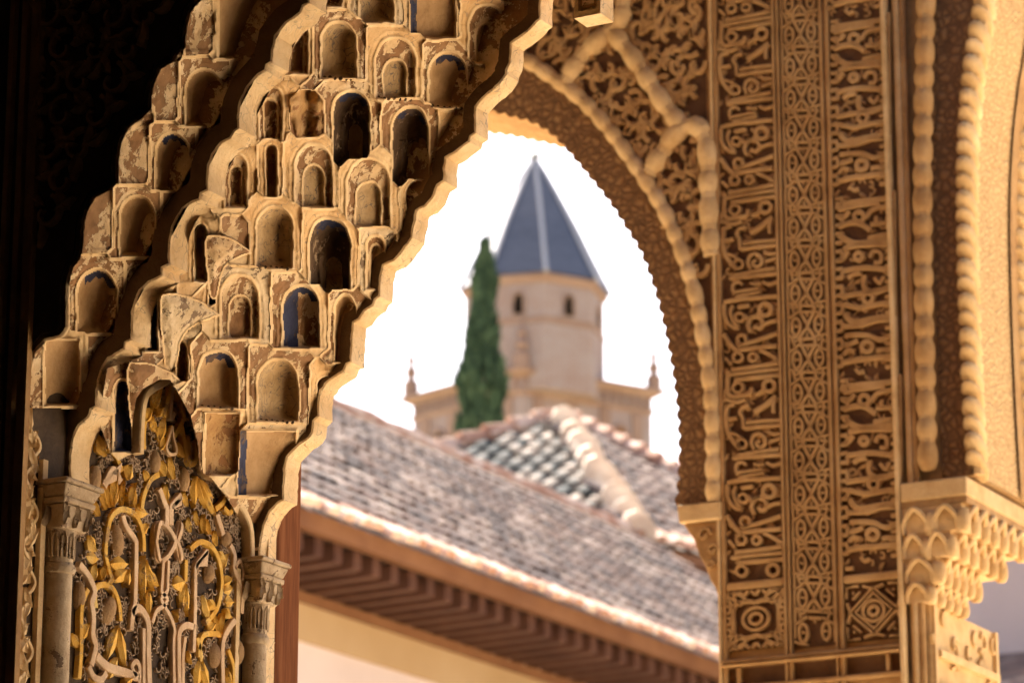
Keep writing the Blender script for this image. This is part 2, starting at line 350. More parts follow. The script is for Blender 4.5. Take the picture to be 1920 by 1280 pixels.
for L_, y0_, y1_, d_ in ((MID, U1+.004, U1+.058, .03), (FAR, U2+.004, U3-.004, .022)):
    pp = offset(prof(L_, U1 if L_ is MID else U3), d_); e_ = pp[-1]
    pl = [Vector((XJ-.2, 0, pp[0].z-.02)), Vector((XJ-.012, 0, pp[0].z-.02))] + pp + [Vector((e_.x, 0, 5.25)), Vector((XJ-.2, 0, 5.25))]
    mb = MB(); prism(mb, [(p.x, y0_, p.z) for p in pl], (0, y1_-y0_, 0)); mb.build('backing', M['worn'], arch)
rib(midP, U1, .062, .038, 'rib', M['rib'], seed=2)
rib(prof(FAR, U3), U2, U3-U2, .027, 'rib', M['rib'], seed=3)
rib(nearP, U0, .012, .02, 'rib', M['edge'], seed=4)
# inner fillet beside the middle rib, a little lower
rib(offset(midP, .012), U1+.0625, .018, .03, 'fillet', M['worn'], seed=5)

# ------------------------------------------------------------------ muqarnas cells
# The plaster between the ribs is one continuous relief over the stair-stepped mean plane of the arch; each cell is
# cut out as its own part (frame, niche, rim, inner panel) at the real depth of its step.
import numpy as np
PN = Vector((slope.z, 0, -slope.x))
def inpoly(x, y, poly):
    ins = np.zeros(x.shape, bool); n = len(poly)
    for i in range(n):
        (x1, y1), (x2, y2) = poly[i], poly[(i+1) % n]
        if y1 == y2: continue
        c = ((y1 > y) != (y2 > y)) & (x < (x2-x1)*(y-y1)/(y2-y1)+x1); ins ^= c
    return ins
def sm(x): x = np.clip(x, 0, 1); return x*x*(3-2*x)
def vnoise(x, y, seed):
    r = np.random.RandomState(seed); T_ = r.rand(64, 64)
    xi, yi = np.floor(x).astype(int), np.floor(y).astype(int); fx, fy = sm(x-xi), sm(y-yi)
    g = lambda i, j: T_[(xi+i) % 64, (yi+j) % 64]
    return (g(0,0)*(1-fx)+g(1,0)*fx)*(1-fy) + (g(0,1)*(1-fx)+g(1,1)*fx)*fy
def relief(cells, poly, plane_off, step, tier=126.0, amp=.050, squinches=()):
    xs = np.arange(min(p[0] for p in poly)-4, max(p[0] for p in poly)+4, step); ys = np.arange(min(p[1] for p in poly)-4, max(p[1] for p in poly)+4, step)
    X, Yp = np.meshgrid(xs, ys); Xw = X + (vnoise(X/17, Yp/17, 3)-.5)*3.2; Yw = Yp + (vnoise(X/19, Yp/19, 4)-.5)*3.2
    best = np.full(X.shape, 1e9); own = np.zeros(X.shape, int)
    for i, c in enumerate(cells):
        x0, x1, yt, yb = c['box']; hw = (x1-x0)/2 + c.get('mx', 18); top = yt - c.get('up', 20)
        d = np.maximum(np.abs(Xw-(x0+x1)/2)-hw, np.abs(Yw-(top+yb)/2)-(yb-top)/2); d = np.where(d < 0, d*.2, d); m = d < best; best[m] = d[m]; own[m] = i
    H = np.zeros(X.shape); K = np.zeros(X.shape, int)
    for i, c in enumerate(cells):
        m = own == i; x0, x1, yt, yb = c['box']; st_ = c['st']; r = (x1-x0)/2; cx = (x0+x1)/2; top = yt - c.get('up', 20)
        dx = (Xw-cx)[m]; y = Yw[m]; u = (yb-y)/(yb-top)
        base = -amp*np.clip(u, -.2, 1.1) ; edge = np.clip(np.abs(dx)/(r+18), 0, 1.3)
        cove = amp*(.55+.45*edge)*sm((u-.5)/.5)**1.3
        h = base + cove + c.get('fwd', 0) + .004*np.exp(-((y-yb)/4.5)**2)
        cls = np.zeros(h.shape, int)
        rh = min(r*1.18, (yb-yt)*.75); ysp = yt+rh
        up_ = np.clip((ysp-y)/rh, 0, 9)
        def sdf(sc_x, ysp_, rh_, yb_, cx_=0.0):
            rr = r*sc_x; q = np.clip((ysp_-y)/rh_, 0, 9); e = (np.abs(dx-cx_)/rr)**2.1 + q**1.9
            return np.minimum(np.where(q > 0, (1-np.sqrt(e))*min(rr, rh_), rr-np.abs(dx-cx_)), yb_-y)
        if st_ == 'D':
            d = np.minimum(r-np.abs(dx), np.minimum(yb-y, y-yt)); ins = d > 0
            h = np.where(ins, h - .006 - .030*np.sqrt(np.clip(1-(dx/r)**2, 0, 1))*sm(d/5) + .02*np.clip(u, 0, 1)**2, h)
            cls[ins] = 1; rim = np.abs(d) < 3; h[rim] += .003; cls[rim] = 2
            if c.get('blue'): cls[ins & (dx < -r*.72)] = 3
        elif st_ == 'F': pass
        elif st_ == 'S':                                                     # ribbed shell
            q = np.arctan2(yb-y, dx+r); h = h - .03*sm((r-np.abs(dx))/r) + .006*np.abs(np.sin(q*7)); cls[:] = 1
        else:
            D = c.get('dep', {'A': .052, 'B': .085, 'C': .02}[st_]); d = sdf(1, ysp, rh, yb-2); ins = d > 0
            pro = np.sqrt(np.clip(1-(1-np.clip(d/(r*.8), 0, 1))**2, 0, 1)) if st_ != 'C' else sm(d/7)*.8+.2*np.clip(d/r, 0, 1)
            h = np.where(ins, h - D*pro, h); cls[ins] = 1
            if c.get('blue') and st_ != 'C': cls[ins & (d < r*.34 + 2*np.sin(dx*.4)) & (y < ysp - rh*.25) & (dx > -r*.6)] = 3
            if c.get('blue') == 2: cls[ins & (dx < -r*.15)] = 3
            rim = np.abs(d) < 3.0; h += .0055*np.exp(-(d/2.6)**2); cls[rim] = 2
            h += .003*np.exp(-((d+9)/2.4)**2)*(y < yb-3)
            if st_ == 'C':
                d2 = sdf(.58, yt+rh*1.5, rh*.62, yb-4); h = np.where(d2 > 0, h - .016*sm(d2/5), h) + .004*np.exp(-(d2/2.2)**2); cls[d2 > 2] = 4; cls[np.abs(d2) < 2] = 2
            if st_ == 'B':
                d2 = sdf(.42, yt+rh*2.0, rh*.5, yb-4, r*.22); h = np.where(d2 > 0, h - .012*sm(d2/4), h) + .005*np.exp(-(d2/2.0)**2)*ins; cls[(d2 > 2) & ins] = 4
                h += .012*np.exp(-((dx+r*.42)/4.0)**2)*(ins & (y > yt+rh*1.5))
        # hairline arrises between neighbouring cells
        H[m] = h; K[m] = cls
    seam = np.zeros(X.shape, bool); seam[:, 1:] |= own[:, 1:] != own[:, :-1]; seam[1:, :] |= own[1:, :] != own[:-1, :]
    sd_ = seam.copy()
    for ax, sg in ((0, 1), (0, -1), (1, 1), (1, -1)): sd_ |= np.roll(seam, sg, ax)
    H[sd_] += .003; K[sd_ & (K == 0)] = 2
    for n_, (pl, fwd) in enumerate(squinches):                               # projecting brackets with a curved lower edge
        ins = inpoly(Xw, Yw, pl); px_ = np.array(pl); dm = np.full(X.shape, 1e9)
        for i in range(len(pl)):
            ax, ay = pl[i]; bx, by = pl[(i+1) % len(pl)]; L2 = (bx-ax)**2+(by-ay)**2
            t_ = np.clip(((Xw-ax)*(bx-ax)+(Yw-ay)*(by-ay))/L2, 0, 1); dm = np.minimum(dm, np.hypot(Xw-ax-t_*(bx-ax), Yw-ay-t_*(by-ay)))
        tp = np.clip((np.max(px_[:, 1])-Yw)/(np.ptp(px_[:, 1])), 0, 1)
        bow = fwd*tp**1.6 + .014*sm(dm/22)
        H = np.where(ins, -.02 + bow, H); own[ins] = len(cells)+n_; K[ins] = 0; K[ins & (dm < 3.2)] = 2; H[ins & (dm < 3.2)] += .003
    H += (vnoise(X/9, Yp/9, 8)-.5)*.003 + (vnoise(X/3.5, Yp/3.5, 9)-.5)*.0012
    # to 3D: depth along each ray of the mean plane, moved by the relief height
    a_ = (X-960)/FPX; b_ = (640-Yp)/FPX; fw = ct-st*b_; rz = st+ct*b_; rx = -sh*fw+ch*a_; ry = ch*fw+sh*a_
    Pm = A0 - PN*plane_off; num = (Pm-EYE).dot(PN); k = num/(rx*PN.x+rz*PN.z); rl = np.sqrt(rx*rx+ry*ry+rz*rz); k = k - H/rl
    V = np.stack([EYE.x+k*rx, EYE.y+k*ry, EYE.z+k*rz], -1)
    ok = inpoly(X, Yp, poly); q = ok[:-1,:-1] & ok[1:,:-1] & ok[:-1,1:] & ok[1:,1:]
    idx = np.arange(X.size).reshape(X.shape); F4 = np.stack([idx[:-1,:-1], idx[1:,:-1], idx[1:,1:], idx[:-1,1:]], -1)
    fo = own[:-1,:-1]; fc = K[:-1,:-1]; Vf = V.reshape(-1, 3)
    def part(mask, name, mat, parent):
        fs = F4[mask]
        if len(fs) < 6: return None
        u_, inv = np.unique(fs, return_inverse=True); inv = inv.reshape(fs.shape)
        me = bpy.data.meshes.new(name); me.vertices.add(len(u_)); me.vertices.foreach_set('co', Vf[u_].ravel())
        me.loops.add(inv.size); me.loops.foreach_set('vertex_index', inv.ravel().astype(np.int32)); me.polygons.add(len(fs))
        me.polygons.foreach_set('loop_start', np.arange(0, inv.size, 4, dtype=np.int32)); me.polygons.foreach_set('use_smooth', np.ones(len(fs), bool))
        me.update(calc_edges=True); me.validate(); me.materials.append(M[mat]); return put(name, me, parent)
    allc = list(cells) + [dict(fm='wornlite' if n_ % 2 else 'worn', sq=True) for n_ in range(len(squinches))]
    for i, c in enumerate(allc):
        m = q & (fo == i)
        if not m.any(): continue
        def largest(mk):
            lab = np.zeros(mk.shape, np.int32); cur = 0; sizes = []
            for (a, b) in zip(*np.nonzero(mk)):
                if lab[a, b]: continue
                cur += 1; stk = [(a, b)]; lab[a, b] = cur; n_ = 0
                while stk:
                    y_, x_ = stk.pop(); n_ += 1
                    for yy, xx in ((y_+1,x_),(y_-1,x_),(y_,x_+1),(y_,x_-1)):
                        if 0 <= yy < mk.shape[0] and 0 <= xx < mk.shape[1] and mk[yy, xx] and not lab[yy, xx]: lab[yy, xx] = cur; stk.append((yy, xx))
                sizes.append(n_)
            return lab == 1+int(np.argmax(sizes)) if sizes else mk
        mf = m & (fc == 0); big = largest(mf) if mf.sum() > 6 else mf; frag = mf & ~big; fc = np.where(frag, 2, fc)
        root = part(m & (fc == 0), 'squinch' if c.get('sq') else 'muqarnas_cell', c['fm'], arch) or part(m & (fc == 1), 'muqarnas_cell', c.get('nm', 'tan'), arch)
        if root is None: continue
        part(m & (fc == 1), 'niche', c.get('nm', 'tan'), root) if not (root.data.materials[0] == M[c.get('nm', 'tan')] and c['fm'] != c.get('nm')) else None; part(m & (fc == 2), 'rim', 'edge', root)
        part(m & (fc == 3), 'blue_ground', 'blue', root); part(m & (fc == 4), 'inner_panel', c.get('pm', 'scroll'), root)
        if c.get('dots'):
            x0, x1, yt, yb = c['box']; nd = int((x1-x0)/11); mb = MB()
            for k_ in range(nd):
                px = x0+4+(x1-x0-8)*(k_+.5)/nd; py = yb-5+.08*(px-x0); j0 = min(int((py-ys[0])/step), len(ys)-1); i0 = min(int((px-xs[0])/step), len(xs)-1)
                p = Vector(V[j0, i0]); tube(mb, [p - NC*.004, p + NC*.0015], .0026+R.random()*.001, 7)
            mb.build('painted_dots', M['dark'], root, kind='stuff')
    return V, xs, ys
def C(x0, x1, yt, yb, st_, fm, nm, **kw): return dict(box=(x0, x1, yt, yb), st=st_, fm=fm, nm=nm, **kw)
bright = [C(446,556,806,928,'D','wornlite','tan',blue=1,mx=10,up=12), C(382,450,772,892,'D','worn','ochre',mx=12,up=6), C(462,528,945,1060,'F','worn','tan',mx=30,up=10),
    C(370,446,656,766,'A','worn','tan',dots=1,blue=1), C(482,559,672,792,'A','worn','scroll',dots=1), C(594,626,705,830,'A','cream','tan',mx=14),
    C(412,486,514,638,'C','wornlite','worn',pm='worn'), C(528,598,534,654,'A','worn','worn',blue=2), C(626,666,553,680,'A','worn','tan',mx=12),
    C(479,549,386,505,'A','cream','scroll',dots=1), C(577,657,408,552,'B','cream','dark',blue=1,mx=14), C(686,722,440,545,'C','wornlite','worn',mx=14,pm='worn'),
    C(551,624,270,392,'C','cream','worn'), C(648,732,296,430,'C','cream','worn'), C(762,800,338,445,'A','cream','ochre',mx=14),
    C(601,668,40,150,'A','worn','scroll',dots=1), C(622,693,168,318,'B','worn','dark',blue=1,mx=14), C(733,804,200,352,'B','worn','dark',blue=1,mx=14),
    C(702,779,70,188,'C','cream','worn',dots=1), C(802,876,98,204,'A','worn','tan',dots=1,blue=1), C(877,946,8,122,'C','cream','worn'),
    C(768,855,-45,72,'D','wornlite','tan',blue=1,mx=10), C(672,738,-80,44,'A','wornlite','scroll'), C(880,950,-150,-22,'A','worn','tan'), C(840,872,228,335,'A','cream','ochre',mx=16),
    C(940,980,-30,90,'A','worn','tan',mx=12), C(556,598,195,266,'S','cream','ochre',mx=8,up=6),
    C(212,248,710,850,'A','worn','blue',mx=10,up=8), C(272,296,533,660,'A','worn','blue',mx=10,up=10), C(364,388,420,530,'A','cream','ochre',mx=8,up=10), C(391,408,458,576,'A','cream','blue',mx=6,up=8),
    C(420,464,288,392,'C','cream','worn',mx=10,up=12,pm='worn'), C(484,530,160,266,'C','cream','worn',mx=10,up=10,pm='worn'), C(534,578,36,142,'C','cream','worn',mx=10,up=10,pm='worn'), C(590,640,-95,14,'A','cream','worn',mx=10),
    C(330,352,640,716,'A','wornlite','ochre',mx=12), C(498,520,270,372,'A','cream','ochre',mx=8), C(440,462,430,500,'F','worn','worn',mx=10), C(800,850,-190,-66,'A','worn','tan')]
sqs = []
for (ox, oy, sc_) in [(238,676,.92),(300,548,1.0),(384,440,.80)]:
    sqs.append(([(ox + q_.x*sc_, oy + q_.y*sc_) for q_ in catmull([(x, y, 0) for x, y in [(0,14),(20,2),(60,8),(108,38),(102,46),(66,60),(42,86),(30,140),(18,150),(6,120)]], 4, True)], .03))
def shift(L, d): return [(x+d, y) for x, y in L]
mainpoly = [(184,790),(200,690)] + [p for p in [(x+33, y+12) for x, y in MID] if p[1] < 680] + [(760,-160)] + [p for p in shift(FAR, -16) if p[1] < 1046][::-1] + [(500,1054),(458,1054),(454,985),(428,938),(396,897),(374,884),(370,830),(356,778),(334,738),(318,712),(300,712),(268,730),(256,748),(250,790),(246,852),(222,864),(206,850)]
relief(bright, mainpoly, .012, 1.7, squinches=sqs)
dark = [C(408,497,-60,112,'D','worn','tan',mx=12), C(346,418,130,241,'A','worn','tan'), C(291,354,249,364,'A','worn','tan',blue=1), C(223,290,366,484,'A','worn','tan'), C(143,220,504,627,'A','worn','tan',blue=1), C(82,151,634,760,'D','worn','tan',mx=14),
    C(352,400,4,98,'F','worn','worn',mx=6), C(294,333,114,226,'F','worn','worn',mx=6), C(229,279,224,345,'F','worn','worn',mx=6), C(164,210,356,470,'F','worn','worn',mx=6),
    C(440,470,130,230,'F','worn','worn',mx=14), C(376,410,250,360,'F','worn','worn',mx=14), C(310,345,370,480,'F','worn','worn',mx=14), C(240,270,500,620,'F','worn','worn',mx=14), C(170,200,640,750,'F','worn','worn',mx=14), C(520,550,0,110,'F','worn','worn',mx=14)]
darkpoly = [(60,765)] + shift(NEAR, 3) + [(560,-140)] + [p for p in shift(MID, 14) if p[1] > -130 and p[1] < 780][::-1] + [(150,768)]
relief(dark, darkpoly, .055, 2.2)
# pendant that hangs from the crown of the arch
pb = onY(1102, 30, U2); mb = MB()
for (x0, x1, z0, z1, y0, y1) in [(-.030,.028,0,.012,0,.055),(-.030,-.022,.0125,.5,0,.055),(.02,.028,.0125,.5,0,.055),(-.021,.019,.0125,.5,.02,.055)]:
    mb.box((pb.x+x0, U2+y0, pb.z+z0), (pb.x+x1, U2+y1, pb.z+z1))
pn_ = mb.build('pendant', M['rib'], arch)
mb = MB(); mb.box((pb.x-.016, U2+.004, pb.z+.026), (pb.x+.012, U2+.018, pb.z+.4)); mb.build('inset', M['worn'], pn_)

# ================================================================== jamb below the arch
def ribs(mb, pts, X, w, h, n_=5, closed=False, smooth=True):
    Q = [(x, y, 0) for x, y in pts]; Q = catmull(Q, n_, closed) if smooth else [Vector(q) for q in Q]
    return ribbon(mb, [onX(q.x, q.y, X) for q in Q], VX, w, h, closed, bev=.16)
XG = XJ - .015                                                     # ground of the carved panel
y0p, y1p = onX(160, 1100, XJ).y, onX(448, 1100, XJ).y
yA, yB = onX(84, 996, XJ).y, onX(505, 1250, XJ).y
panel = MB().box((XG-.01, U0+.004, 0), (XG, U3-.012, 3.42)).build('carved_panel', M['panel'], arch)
jm = MB(); jm.box((XG, U0-.003, 0), (XJ, U0+.013, 3.12)); jm.build('jamb_edge', M['rib'], arch)
jm = MB(); jm.box((XG, yA-.006, 0), (XJ-.004, yA+.008, 3.05)); jm.build('border_strip', M['edge'], arch)
jm = MB(); jm.box((XG, y1p-.001, 0), (XJ-.004, y1p+.012, 2.97)); jm.build('border_strip', M['edge'], arch)
jm = MB(); jm.box((XG, U3-.03, 0), (XJ+.001, U3-.002, 3.1)); jm.build('jamb_edge', M['rib'], arch)
# rounded border under the cells, right side of the panel and left under the squinch
for pts in ([(318,708),(336,738),(358,778),(371,826),(375,884),(398,898),(430,938),(455,985),(459,1052)], [(250,852),(252,792),(258,750),(270,732),(300,715),(316,702)]):
    Q = catmull([(x, y, 0) for x, y in pts], 5); mb = MB(); ribbon(mb, [onX(q.x, q.y, XJ-.012) + Vector((.0, 0, 0)) for q in Q], VX, .016, .02); mb.build('border_strip', M['edge'], arch)
# inscription strokes (pinkish plaster), each stroke a part
LET = [([(221,967),(228,988),(244,1012),(246,1030),(244,1125),(240,1146),(237,1182)], .013), ([(238,1150),(250,1140),(262,1151),(269,1172),(269,1220),(271,1285)], .016), ([(260,1178),(260,1268),(261,1290)], .010),
    ([(140,1058),(157,1080),(168,1109),(163,1130),(166,1155),(165,1192),(170,1212),(162,1247)], .014), ([(172,1230),(188,1246),(200,1253),(226,1261),(252,1270)], .017), ([(246,1268),(238,1250),(246,1240),(252,1252),(251,1285)], .010), ([(157,1249),(166,1268),(180,1274),(190,1262)], .013),
    ([(290,917),(300,945),(304,955),(303,984)], .014), ([(331,930),(318,944),(312,955),(312,984)], .015),
    ([(297,1052),(295,1085),(294,1110),(304,1122),(298,1135),(284,1146),(276,1168)], .009), ([(307,1052),(305,1085),(304,1108),(293,1122),(300,1138),(311,1158),(318,1182),(316,1204),(317,1285)], .009),
    ([(380,1033),(368,1048),(358,1064),(357,1100),(356,1164),(354,1222)], .011), ([(355,1176),(340,1172),(328,1184),(326,1212),(327,1285)], .013), ([(338,1195),(334,1230),(334,1285)], .010),
    ([(423,1022),(431,1040),(431,1068),(441,1092),(446,1112),(444,1150)], .012), ([(432,1163),(422,1176),(412,1194),(408,1219),(409,1285)], .013), ([(431,1066),(441,1052),(447,1072),(445,1096)], .008),
    ([(217,905),(203,882),(186,912)], .016), ([(398,965),(404,985),(410,1003)], .014), ([(316,724),(311,770),(313,785),(318,775)], .010), ([(314,800),(303,838),(310,852),(322,848),(316,818),(314,800)], .006)]
for pts, w in LET:
    mb = MB(); ribs(mb, pts, XG, w, .0125, 6); mb.build('letter_stroke', M['letter'], panel, True, angle=30)
mb = MB()                                                          # the interlaced knot in the middle: a woven 2:3 loop
NK_ = 96; kp = [(308 + 25*math.sin(2*(2*math.pi*i/NK_) + .6), 1016 + 36*math.sin(3*(2*math.pi*i/NK_))) for i in range(NK_)]
ribbon(mb, [onX(x, y, XG) for x, y in kp], VX, .0095, [.0115 + .0035*math.sin(6*(2*math.pi*i/NK_)+.8) for i in range(NK_)], True, bev=.2)
mb.build('letter_knot', M['letter'], panel, True, angle=30)
mb = MB(); prism(mb, [onX(x, y, XG) for x, y in [(381,1030),(379,1062),(362,1062),(358,1068),(357,1058)]], (.0125,0,0)); mb.build('letter_flag', M['letter'], panel)
mb = MB(); prism(mb, [onX(x, y, XG) for x, y in [(219,868),(213,900),(186,912),(184,902)]], (.0125,0,0)); mb.build('letter_flag', M['letter'], panel)
mb = MB(); prism(mb, [onX(x, y, XG) for x, y in [(331,928),(331,948),(314,956),(312,948)]], (.0125,0,0)); mb.build('letter_flag', M['letter'], panel)
# gold stems
STEM = [[(203,1090),(191,1046),(192,1010),(201,970),(222,955),(247,967),(260,1000),(262,1034)], [(172,1140),(170,1108),(184,1096),(203,1103),(215,1132),(218,1164)], [(349,1030),(368,1016),(390,1026),(404,1056),(408,1098),(399,1141),(378,1168)],
    [(314,727),(306,752),(300,782)], [(321,729),(336,768),(334,792),(318,820)], [(195,838),(208,852),(221,884)], [(266,775),(262,810),(262,842)], [(336,818),(340,845),(350,870),(360,862),(361,829)], [(258,955),(262,930),(275,900),(290,890)],
    [(366,1232),(368,1205),(376,1190),(396,1188),(406,1190)], [(157,1105),(145,1140),(144,1219),(140,1272)], [(420,925),(408,945),(396,955)], [(418,926),(430,938),(424,962),(412,952)], [(341,1050),(340,1090)], [(420,1218),(430,1250),(430,1285)], [(300,700),(292,735),(284,752)], [(203,1086),(196,1094)], [(362,1196),(368,1222),(370,1240)]]
for pts in STEM:
    n = len(pts)*5; mb = MB(); ribs(mb, pts, XG, .011, .011, 5); mb.build('stem', M['gold'], panel, True, angle=30)
LEAF = [(192,956,182,908,14),(199,952,190,908,12),(203,948,211,893,15),(206,950,216,918,12),(179,968,171,940,13),(221,948,223,906,9),(236,950,241,912,12),(247,952,245,915,13),(249,956,267,962,14),(192,856,181,822,24),(232,900,236,876,20),(200,818,206,788,11),(266,790,276,770,15),(282,765,291,742,18),(284,810,279,786,15),(290,828,298,806,18),
    (297,822,303,790,16),(294,842,303,826,14),(336,820,331,796,13),(338,858,329,834,14),(349,854,347,824,13),(364,846,367,824,14),(360,893,357,942,16),(362,893,377,942,16),(365,897,394,968,13),(371,900,390,928,12),(303,893,299,868,16),(318,899,313,864,15),(307,945,304,914,16),(364,985,361,962,11),(373,1000,372,970,11),(351,998,346,975,14),(345,950,339,926,12),
    (172,1034,160,1010,18),(178,1048,160,1044,14),(170,1089,172,1062,14),(183,1087,189,1066,12),(232,1058,205,1056,17),(229,1068,211,1088,17),(234,1068,229,1095,15),(262,1042,259,1116,14),(267,1050,279,1098,14),(271,1066,290,1098,12),(273,1105,276,1148,14),(214,1173,199,1230,16),(216,1177,230,1240,16),(214,1232,202,1268,15),(146,1199,158,1172,14),(144,1215,132,1190,14),
    (340,1090,321,1098,18),(340,1094,335,1134,15),(342,1094,346,1146,14),(325,1142,322,1162,10),(399,1024,396,1000,13),(404,1035,416,1046,11),(410,1068,418,1042,12),(413,1094,424,1083,13),(415,1108,428,1104,14),(415,1128,428,1126,15),(415,1142,425,1154,14),(404,1188,398,1158,11),(406,1188,411,1156,11),(384,1184,394,1170,15),(369,1236,361,1285,17),(371,1236,381,1285,17),(373,1116,387,1156,16),(382,1125,395,1142,14),(418,1252,424,1284,14),(386,1002,380,978,11),(260,1000,270,985,12),(203,1086,196,1068,12),(216,1132,206,1118,11),(275,905,266,885,14),(300,760,290,778,14),(330,770,340,788,12),(240,1270,226,1282,14),(160,1282,176,1270,14),(345,1220,352,1240,10)]
for (bx, by, tx, ty, w) in LEAF:
    b, t_ = onX(bx, by, XG), onX(tx, ty, XG); d = t_-b; mb = MB()
    leaf(mb, b, VX, math.atan2(d.z, d.y), d.length*1.2, w/1000*1.75, .010 + R.random()*.005, VY, curl=R.uniform(-.12, .12)); mb.build('leaf', M['gold'], panel, True, angle=35)
for (x, y, rx, rz, tl) in [(200,1144,.022,.03,.3),(216,1014,.02,.032,-.1),(341,899,.018,.026,0),(418,870,.017,.03,0),(399,1228,.022,.026,0),(443,1222,.02,.026,0),(173,900,.02,.03,.2),(286,868,.018,.028,.1),(388,1075,.018,.02,.1),(420,1010,.018,.018,0),(146,1118,.015,.03,0)]:
    c = onX(x, y, XG); mb = MB(); v = []; f = []
    for i in range(9):
        a = math.pi*i/8
        for j in range(9):
            q = math.pi*j/8 - math.pi/2; k = 1 + .08*math.sin(i*6.0)*math.cos(j*6.0)
            v.append(c + Vector((.014*math.sin(a)*math.cos(q)*k, rx*math.sin(a)*math.sin(q) + tl*rz*math.cos(a), rz*math.cos(a))))
    for i in range(8):
        for j in range(8): f.append((i*9+j, i*9+j+1, i*9+10+j, i*9+9+j))
    mb.add(v, f).build('fruit', M['seed'], panel, True, angle=20)
# fine fern scrolls on the ground between them (too many to count)
mb = MB(); rr = random.Random(5)
for k in range(620):
    px, py = rr.uniform(150, 446), rr.uniform(735, 1285)
    if py < 900 and (px < 160 + (900-py)*.45 or px > 390): continue
    c = onX(px, py, XG); r0 = rr.uniform(.006, .014); a0 = rr.uniform(0, 6.28); sg = rr.choice((-1, 1)); pts = []
    for i in range(9):
        t_ = i/8; a = a0 + sg*t_*3.6; q = r0*(1-.75*t_); pts.append(c + Vector((0, q*math.cos(a), q*math.sin(a))))
    ribbon(mb, pts, VX, .0028, .006, bev=.3)
    for i in range(4):
        a = a0 + sg*i*.5; p = c + Vector((0, r0*1.1*math.cos(a), r0*1.1*math.sin(a))); ribbon(mb, [p, p + Vector((0, .008*math.cos(a+.4*sg), .008*math.sin(a+.4*sg)))], VX, .0024, .005)
mb.build('fern_scrolls', M['fern'], panel, kind='stuff')
# narrow carved strips left and right of the engaged columns
def strip(ya, yb, z0, z1, seed):
    rr = random.Random(seed); w = yb-ya; z = z0; k = 0
    while z < z1:
        side = 1 if k % 2 else -1; yc = (ya+yb)/2
        c = Vector((XG, yc, z)); pts = [c + Vector((0, side*w*.36*math.sin(a), .045*(a/3.1)-.01)) for a in [i*.35 for i in range(10)]]
        mb = MB(); ribbon(mb, pts, VX, .007, .011); mb.build('stem', M['edge'], arch, True)
        for (dy, dz, a, L, W) in ((.1, .01, 1.9, .05, .02), (-.25, .03, 1.2, .045, .018), (.2, .04, -1.9, .042, .018), (-.1, .0, -1.1, .036, .016)):
            mb = MB(); leaf(mb, c + Vector((0, side*dy*w, dz)), VX, math.pi/2 + side*(a-math.pi/2) + rr.uniform(-.3, .3), L*rr.uniform(.8, 1.2), W*rr.uniform(.8, 1.2)*1.3, .012, VY, curl=rr.uniform(-.3, .3)*side); mb.build('leaf', M['edge'], arch, True, angle=35)
        z += .062; k += 1
strip(U0+.014, yA-.008, 2.5, 3.1, 11); strip(yB, U3-.03, 2.55, 3.08, 12)
# engaged columns with capitals
def column(px0, px1, pcap0, pcap1, py_neck, py_captop, name):
    ya, yb = onX(px0, 1150, XJ).y, onX(px1, 1150, XJ).y
    yc = (ya+yb)/2; r = (yb-ya)/2*.62; zn = onX((px0+px1)/2, py_neck, XJ).z; zt = onX((px0+px1)/2, py_captop, XJ).z; h = zt-zn
    col = lathe(MB(), (XJ-.006, yc, 0), [(r*1.3,0),(r*1.3,.05),(r,.08),(r,zn-.02),(r*1.12,zn-.018),(r*1.22,zn-.01),(r*1.12,zn-.002),(r*1.02,zn)], 20).build('engaged_column', M['marble'], arch, True)
    cap = lathe(MB(), (XJ-.006, yc, zn), [(r*1.02,.0005),(r*1.0,h*.1),(r*1.05,h*.3),(r*1.2,h*.4)], 20).build('capital', M['marble'], col, True)
    mb = MB()
    for k in range(12):                                            # flutes of the lower capital, as looped straps
        a = 2*math.pi*k/12; d = Vector((math.cos(a), math.sin(a), 0)); s_ = Vector((-math.sin(a), math.cos(a), 0)); c = Vector((XJ-.006, yc, zn))
        pts = [c + d*(r*1.04) + s_*(-r*.17) + VZ*(h*.06), c + d*(r*1.06) + s_*(-r*.17) + VZ*(h*.3), c + d*(r*1.13) + VZ*(h*.37), c + d*(r*1.06) + s_*(r*.17) + VZ*(h*.3), c + d*(r*1.04) + s_*(r*.17) + VZ*(h*.06)]
        tube(mb, pts, r*.085, 5)
    mb.build('strap_band', M['marble'], cap, True)
    b = r*1.25
    for (z0, z1, e0, e1) in ((.4, .7, 1.0, 1.18), (.705, .78, 1.3, 1.34), (.785, .93, 1.25, 1.5), (.935, 1.0, 1.62, 1.62)):
        mb = MB(); v = [(XJ-.006+sx*b*e, yc+sy*b*e, zn+h*z) for z, e in ((z0, e0), (z1, e1)) for sx, sy in ((-1,-1),(1,-1),(1,1),(-1,1))]
        mb.add(v, [(0,1,2,3),(4,5,6,7),(0,1,5,4),(1,2,6,5),(2,3,7,6),(3,0,4,7)]); o = mb.build('capital_block', M['marble'], cap)
        bv = o.modifiers.new('bevel', 'BEVEL'); bv.width = .0035; bv.segments = 2
    mb = MB()
    for sx, sy in ((1,-1),(1,1),(1,0),(0,-1)):
        for q in (0, 1): leaf(mb, Vector((XJ-.006+sx*b*(.95), yc+sy*b*(.95) + (q-.5)*.014, zn+h*(.42+.1*q))), VX if sx else Vector((0,-1,0)), math.pi/2 + (q-.5)*.7, h*.26, .014, .012, VY if sx else VX)
    mb.build('capital_leaves', M['marble'], cap, True, kind='stuff')
    return col
column(78, 137, 85, 178, 1056, 906, 'a'); column(459, 503, 455, 537, 1190, 1052, 'b')
